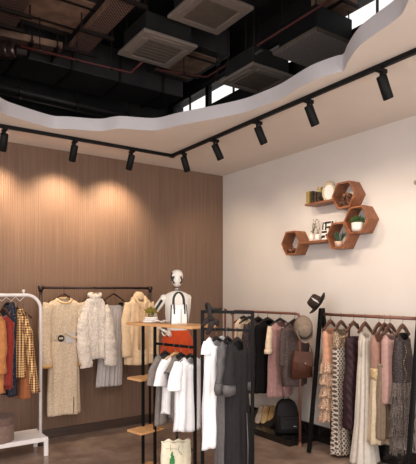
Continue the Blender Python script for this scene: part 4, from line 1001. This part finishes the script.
# 2 lattice gown
T = ag(341, 'lattice_gown', 'long cream and black lattice sequin gown on the A-frame rack', 'dress', .14, 1.21, -6); L = 1.21; ah(341, 'dark wooden hanger holding the lattice sequin gown')
obj('body', body([(-.16, .095, .05), (-.4, .085, .05), (-.6, .09, .05), (-1.0, .095, .055), (-1.21, .105, .07)], L, (.0, 0), (.002, .014), 6, .004, seed=101), 'c_lattice', T, True, .003)
obj('bodice', body([(0, .07, .03), (-.05, .095, .04), (-.12, .10, .05), (-.18, .098, .052)], L, (.06, .0), (.002, .004), 5, .004, seed=102), 'c_beadgold', T, True, .003)
for s in (-1, 1): strap(T, (s*.055, 0, -.01), (s*.03, 0, .015), 'c_beadgold', L)
# 3 plum dress
T = ag(353.5, 'plum_dress', 'dark plum draped strappy dress on the A-frame rack', 'dress', .20, .86, -4); L = .86; ah(353.5, 'dark wooden hanger holding the dark plum dress')
bmx = body([(0, .09, .04), (-.08, .10, .05), (-.25, .09, .05), (-.45, .12, .055), (-.86, .12, .06)], L, (.0, .0), (.003, .006), 5, .004, seed=104)
for v in bmx.verts: v.co.y += .006*math.sin((v.co.z*1.0+v.co.x*1.2)*70)*(1 if v.co.y < 0 else .4)
obj('body', bmx, 'c_plum', T, True, .003)
for s in (-1, 1): strap(T, (s*.08, -.02, 0), (s*.05, 0, .125), 'c_plum', L, .012)
# 4 silver gown
T = ag(365, 'satin_gown', 'long pale silver satin gown reaching the floor on the A-frame rack', 'dress', .15, 1.21, -4); L = 1.21; ah(365, 'dark wooden hanger holding the pale silver gown')
obj('body', body([(0, .05, .03), (-.08, .068, .045), (-.25, .062, .045), (-.5, .075, .055), (-.9, .10, .07), (-1.21, .14, .095)], L, (.05, 0), (.002, .018), 6, .004, seed=106), 'c_silver', T, True, .003)
for s in (-1, 1): strap(T, (s*.055, -.01, -.0), (s*.03, 0, .04), 'c_beadgold', L, .009)
for s in (-1, 1): strap(T, (s*.07, -.03, -.02), (s*.088, -.03, -.22), 'c_silver', L, .006, (s*.02, 0, 0))
# 5 champagne dress with gold belt
T = ag(379, 'belted_dress', 'champagne satin dress with a gold belt on the A-frame rack', 'dress', .15, .99, -2); L = .99; ah(379, 'dark wooden hanger holding the champagne dress')
obj('bodice', body([(0, .07, .03), (-.08, .09, .045), (-.3, .085, .045), (-.36, .08, .045)], L, (.12, 0), (.002, .004), 5, .004, seed=108), 'c_nude2', T, True, .003)
obj('skirt', body([(-.34, .08, .045), (-.6, .09, .055), (-.99, .10, .07)], L, (0, 0), (.003, .014), 6, .004, seed=109), 'c_champ', T, True, .003)
obj('belt', body([(-.31, .088, .052), (-.41, .088, .052)], L, (0, 0), (0, 0), 5, .001, seed=110), 'gold', T, True, .008)
for s in (-1, 1): strap(T, (s*.06, -.0, -.01), (s*.03, 0, .04), 'c_beadgold', L, .009)
# 6 rose dress
T = ag(390, 'rose_top', 'short pale rose top between the belted dress and the fringed dress', 'top', .15, .61, 0); L = .61; ah(390, 'dark wooden hanger holding the pale rose top')
obj('body', body([(0, .06, .03), (-.06, .09, .045), (-.3, .075, .05), (-.61, .08, .055)], L, (.05, 0), (.002, .006), 5, .003, seed=112), 'c_rose', T, True, .003)
for s in (-1, 1): strap(T, (s*.055, -.0, -.0), (s*.03, 0, .03), 'c_beadgold', L, .009)
# taupe hem behind the rose top
T = ag(384.5, 'tulle_skirt', 'taupe tulle skirt hanging behind the pale rose top', 'skirt', .42, .66, 0); L = .66
obj('body', body([(0, .07, .04), (-.3, .085, .05), (-.66, .095, .055)], L, (0, 0), (.003, .012), 8, .004, seed=113, n=72), 'c_champgrey', T, True, .003)
bm = bm_(); add_box(bm, (0, 0, L-.01), (.15, .09, .03), .01); obj('waistband', bm, 'c_champgrey', T)
ah(384.5, 'dark wooden hanger behind the pale rose top')
# 7 fringed sequin dress
T = ag(402.5, 'fringed_dress', 'charcoal sequin dress with tiers of fringe at the right end of the A-frame rack', 'dress', .13, .95, 2); L = .95; ah(402.5, 'dark wooden hanger holding the fringed sequin dress')
obj('bodice', body([(0, .065, .03), (-.05, .10, .04), (-.2, .115, .055), (-.45, .11, .055), (-.90, .115, .06)], L, (.06, 0), (.002, .004), 5, .004, seed=115), 'c_sequin', T, True, .003)
for i in range(4):
    bm = bm_(); z0 = L-.42-.145*i; rnd = random.Random(i)
    for k in range(64):
        a = 2*PI*k/64+rnd.uniform(-.03, .03); c, s = math.cos(a), math.sin(a); w0, d0 = .118, .062; g = 1.14+.16*rnd.random()
        ln = .155+.03*rnd.random()
        pts = [(w0*c, d0*s, z0), (w0*c*1.07, d0*s*1.15, z0-ln*.5), (w0*c*g, d0*s*(g+.1), z0-ln)]
        add_tube(bm, pts, [.0035, .004, .0025], 4, True, 1)
    obj('fringe_tier', bm, 'c_fringe', T)
bm = bm_()
for i in range(22):
    zz = L-.10-.016*i; xx = -.06+.02*math.sin(i*.5); add_lathe(bm, [(0, -.006), (.006, 0), (0, .006)], (xx, -.062, zz), 8)
b_ = obj('bead_trim', bm, 'c_beadgold', T, True)
for s in (-1, 1): strap(T, (s*.055, -.0, -.0), (s*.03, 0, .03), 'c_beadgold', L, .009)
# fedora
q = Vector((AX, ya, AZ+.065))
T = thing('fedora', 'dark brown fedora tilted on top of the A-frame rack', 'hat', (AX-.03, ya+.02, AZ+.045), -ANG)
tl = Matrix.Translation((-.0, -.02, .055)) @ RY(math.radians(-55)) @ RX(math.radians(-5)) @ Matrix.Scale(1.1, 4)
bm = bm_(); add_lathe(bm, [(.064, 0), (.066, .03), (.06, .075), (.048, .095), (.02, .09), (0, .078)], (0, 0, 0), 26, 1, 1.2); bmesh.ops.transform(bm, matrix=tl, verts=bm.verts); obj('crown', bm, 'felt_dark', T, True, .003)
bm = bm_(); r0 = []
for i in range(32):
    a = 2*PI*i/32; c, s = math.cos(a), math.sin(a); cu = .012*c*c
    r0.append((bm.verts.new((.064*c, .077*s, .0)), bm.verts.new((.095*c, .11*s, -.004+cu*.5)), bm.verts.new((.118*c, .135*s, .004+cu*1.5))))
for i in range(32):
    a, b = r0[i], r0[(i+1) % 32]
    for k in range(2): bm.faces.new((a[k], b[k], b[k+1], a[k+1]))
bmesh.ops.transform(bm, matrix=tl, verts=bm.verts); obj('brim', bm, 'felt_dark', T, True, .005)
bm = bm_(); add_lathe(bm, [(.0655, .002), (.068, .002), (.068, .026), (.0675, .026)], (0, 0, 0), 26, 1, 1.2); bmesh.ops.transform(bm, matrix=tl, verts=bm.verts); obj('hat_band', bm, 'black_leather', T, True)
bm = bm_(); add_prism(bm, [(0, 0), (.012, .03), (.006, .09), (-.006, .06)], .003, Matrix.Translation((0, -.083, .01)) @ RX(PI/2)); bmesh.ops.transform(bm, matrix=tl, verts=bm.verts); obj('feather', bm, 'cover_grey', T)

# ------------------------------------------------------------------ hexagon shelves on the white wall
def hexpoly(R): return [(R*math.cos(PI/3*i), R*math.sin(PI/3*i)) for i in range(6)]
R = .150; DP = .155
# local: hexagon in the wall plane; depth along -x of the room
HM = Matrix(((0, 0, -1, 0), (1, 0, 0, 0), (0, 1, 0, 0), (0, 0, 0, 1)))      # (u,v,w) -> (x=-w, y=u, z=v)
def hexshelf(cy, cz, label):
    t = thing('hexagon_shelf', label, 'shelf', (-.001, cy, cz-R*math.sqrt(3)/2)); zc = R*math.sqrt(3)/2
    o_, i_ = hexpoly(R), hexpoly(R-.02)
    bm = bm_(); ring = []
    for w_ in (0, DP):
        ring.append([[bm.verts.new(HM @ Vector((p[0], p[1], w_))) for p in q] for q in (o_, i_)])
    for k in range(6):
        n = (k+1) % 6
        bm.faces.new((ring[0][0][k], ring[0][0][n], ring[1][0][n], ring[1][0][k]))
        bm.faces.new((ring[0][1][k], ring[1][1][k], ring[1][1][n], ring[0][1][n]))
        bm.faces.new((ring[1][0][k], ring[1][0][n], ring[1][1][n], ring[1][1][k]))
        bm.faces.new((ring[0][0][k], ring[0][1][k], ring[0][1][n], ring[0][0][n]))
    bmesh.ops.translate(bm, verts=bm.verts, vec=(0, 0, zc)); obj('hexagon_frame', bm, 'walnut', t)
    return t
def hc(px, py): p = atx(px, py, -DP); return (p.y, p.z)
hx = {1: hc(290.5, 243), 2: hc(343.2, 195)}
lab = {1: 'walnut hexagon shelf alone at the lower left of the wall group', 2: 'topmost walnut hexagon shelf of the wall group', 3: 'rightmost walnut hexagon shelf holding a plant in a white pot', 4: 'walnut hexagon shelf holding a spiky plant at the bottom of the group'}
hx[3] = (hx[2][0]-R*1.5+.07, hx[2][1]-R*math.sqrt(3)); hx[4] = (hx[3][0]+R*1.5+.004, hx[3][1]-R*math.sqrt(3)/2-.002)
for k in (1, 2, 3, 4): hexshelf(hx[k][0], hx[k][1], lab[k])
fz = {k: hx[k][1]-(R-.02)*math.sqrt(3)/2 for k in hx}
def plank(ya_, yb_, z, dp, label):
    t = thing('wall_plank_shelf', label, 'shelf', (-.001, (ya_+yb_)/2, z)); bm = bm_(); add_box(bm, (-dp/2, 0, 0), (dp, abs(ya_-yb_), .02), .002); obj('plank', bm, 'walnut', t)
zu = 2.525; plank(atx(304.7, 203.5, -.17).y, hx[2][0]+R-.03, zu, .17, 'upper walnut plank shelf holding books and an oval mirror')
zl = 2.125; plank(hx[1][0]-R+.02, hx[4][0]+R-.012, zl, .17, 'lower walnut plank shelf holding a vase of twigs')
def onwall(px, z, x=-.09): return (x, atx(px, 200, x).y, z)
zz = zu+.0105
for px, wd, dp, h, mt, lb in ((311, .045, .10, .135, 'olive', 'olive yellow book at the left of the upper plank'), (315, .03, .10, .13, 'darkbook', 'dark brown patterned book next to the olive book'), (318, .028, .09, .115, 'darkbook', 'shorter dark patterned book in the row on the upper plank'), (321, .026, .09, .11, 'darkbook', 'thin dark patterned book beside the yellow candle')):
    T = thing('book', lb, 'book', onwall(px, zz), 0, 'books on the upper plank')
    bm = bm_(); add_box(bm, (0, 0, h/2), (dp, wd, h), .003); obj('cover', bm, mt, T)
    bm = bm_(); add_box(bm, (.004, 0, h/2+.002), (dp-.004, wd-.008, h)); obj('pages', bm, 'paper', T)
T = thing('candle_jar', 'tall yellow candle jar between the books and the oval mirror', 'candle', onwall(320, zz, -.05)); 
bm = bm_(); add_lathe(bm, [(0, 0), (.024, 0), (.024, .16), (0, .162)], n=20); obj('wax', bm, 'wax', T, True)
bm = bm_(); add_lathe(bm, [(.026, .15), (.028, .15), (.028, .175), (0, .178)], n=20); obj('lid', bm, 'gold', T, True)
p = onwall(329, zz, -.07)
T = thing('oval_mirror', 'small oval mirror in a cream carved frame on the upper plank', 'mirror', p, math.radians(12))
bm = bm_(); add_tube(bm, [(.0, .068*math.cos(a), .098+.09*math.sin(a)) for a in [2*PI*i/36 for i in range(37)]], .014, 10, False); obj('frame', bm, 'brass_frame', T, True)
bm = bm_(); add_lathe(bm, [(0, -.004), (.06, -.004), (.06, .004), (0, .004)], (0, 0, .098), 36, 1.36, 1, rot=RY(PI/2)); obj('glass', bm, 'mirror', T)
bm = bm_(); add_box(bm, (.02, 0, .01), (.07, .09, .02), .004); obj('foot', bm, 'brass_frame', T)
bm = bm_(); add_tube(bm, [(0, -.02, .20), (0, 0, .213), (0, .02, .20)], .008, 8); obj('crest', bm, 'brass_frame', T, True)
# vase with twigs, small pot, poster on the lower plank
zz = zl+.0105
def vase(px, x, prof, label, twigs, seed, name='vase'):
    T = thing(name, label, 'vase', onwall(px, zz, x)); bm = bm_(); add_lathe(bm, prof, n=22); obj('vase_body', bm, 'pot', T, True)
    top = prof[-1][1]; rnd = random.Random(seed)
    for k in range(twigs):
        bm = bm_(); ang = rnd.uniform(0, 6.28); e = Vector((.02*math.cos(ang), .06*math.sin(ang), .11+.07*rnd.random())); b0 = Vector((0, 0, top-.03))
        add_tube(bm, [b0, b0+e*.5+Vector((.004, -.004, 0)), b0+e], [.0025, .002, .0015], 6)
        tw = obj('twig', bm, 'twig', T, True); bm = bm_()
        for j in range(6):
            q = b0+e*(.3+.14*j)+Vector((rnd.uniform(-.01, .01), rnd.uniform(-.014, .014), rnd.uniform(-.006, .006)))
            add_lathe(bm, [(0, -.006), (.006, 0), (0, .006)], q, 8, 1, 1.5)
        obj('leaf_buds', bm, 'leaf' if k % 2 else 'twig', tw, True)
vase(311.5, -.10, [(0, 0), (.022, 0), (.03, .03), (.024, .07), (.012, .085), (.012, .09)], 'white vase with thin budding twigs at the left of the lower plank', 5, 5)
vase(318, -.08, [(0, 0), (.03, 0), (.034, .03), (.03, .06), (.018, .07), (.018, .075)], 'rounder white vase with a short sprig next to the poster', 2, 9)
p = onwall(327.3, zz, -.05)
T = thing('poster_block', 'small white poster with bold black block shapes leaning on the wall', 'poster', p)
T.rotation_euler = (0, math.radians(6), 0)
bm = bm_(); add_box(bm, (0, 0, .105), (.010, .17, .21), .001); obj('board', bm, 'paper', T)
bm = bm_()
for u0, u1, v0, v1 in ((-.068, -.056, .10, .165), (-.045, .03, .150, .168), (-.035, -.018, .095, .150), (-.018, .02, .110, .125), (.012, .028, .085, .125), (-.07, -.01, .070, .088), (-.07, -.03, .028, .050), (-.02, -.005, .04, .06), (.005, .05, .02, .036), (.04, .06, .05, .165)):
    add_box(bm, (-.006, -(u0+u1)/2*1.12, (v0+v1)/2*1.2), (.003, (u1-u0)*1.2, (v1-v0)*1.25))
obj('black_blocks', bm, 'black_ink', T)
# inside the hexagons
p = (-.12, hx[1][0]+.01, fz[1])
T = thing('carved_bowl', 'small carved brown bowl inside the lower left hexagon', 'bowl', p)
bm = bm_(); add_lathe(bm, [(0, 0), (.03, 0), (.05, .02), (.062, .05), (.056, .05), (.04, .022), (0, .012)], n=22); obj('bowl', bm, 'brown_deco', T, True)
bm = bm_()
for q in ((.01, .02, .045), (-.02, -.015, .045), (.02, -.02, .043)): add_lathe(bm, [(0, -.02), (.016, -.012), (.02, 0), (.016, .012), (0, .02)], q, 12)
obj('contents', bm, 'copper', T, True)
p = (-.12, hx[2][0]-.01, fz[2])
T = thing('woven_knot', 'brown woven knot ornament inside the topmost hexagon', 'ornament', p)
bm = bm_(); P = []
for i in range(61):
    a = 2*PI*i/60; r = .038+.016*math.cos(3*a); P.append((.022*math.sin(3*a), r*math.cos(2*a)*1.1, .066+r*math.sin(2*a)))
add_tube(bm, P, .02, 10, False); obj('rope', bm, 'brown_deco', T, True)
bm = bm_(); add_box(bm, (0, 0, .006), (.06, .08, .012), .003); obj('stand', bm, 'walnut_in', T)
def pot_plant(k, potmat, label, spiky, dy=0, dx=0):
    T = thing('potted_plant', label, 'plant', (-.13+dx, hx[k][0]+dy, fz[k])); bm = bm_()
    if spiky: add_lathe(bm, [(0, 0), (.036, 0), (.045, .055), (.04, .055), (0, .045)], n=22)
    else: add_lathe(bm, [(0, 0), (.042, 0), (.056, .02), (.058, .085), (.052, .085), (0, .07)], n=24)
    obj('pot', bm, potmat, T, True); bm = bm_(); rnd = random.Random(k)
    if spiky:
        for j in range(22):
            a = rnd.uniform(0, 6.28); r = rnd.uniform(.2, 1)*.06; b0 = Vector((.02*math.cos(a), .02*math.sin(a), .05)); e = Vector((r*math.cos(a), r*math.sin(a), .115-r*.5))
            add_tube(bm, [b0, b0+e*.6+Vector((0, 0, .01)), b0+e], [.005, .006, .001], 6, True, .4)
    else: leafball(bm, (0, 0, .085), .055, 170, .026, rnd, .9)
    obj('foliage', bm, 'leaf_dark' if spiky else 'leaf', T)
pot_plant(3, 'pot', 'leafy plant in a white pot inside the rightmost hexagon', False)
pot_plant(4, 'pot_pink', 'spiky green plant in a clay pot inside the bottom hexagon', True)

# pale wall sconce whose tip shows at the right edge
p = atx(412, 182, -.12)
T = thing('wall_sconce', 'pale wedge-shaped wall sconce at the right edge of the photo', 'wall lamp', (0, p.y-.14, p.z-.02))
bm = bm_(); add_prism(bm, [(-.001, -.14), (-.001, .14), (-.10, .14), (-.13, .0), (-.10, -.14)], .035); bmesh.ops.bevel(bm, geom=list(bm.edges), offset=.006, segments=2, affect='EDGES'); obj('shade', bm, 'cassette', T)
bm = bm_(); add_box(bm, (-.006, 0, -.02), (.012, .12, .09), .003); obj('wall_plate', bm, 'cassette', T)
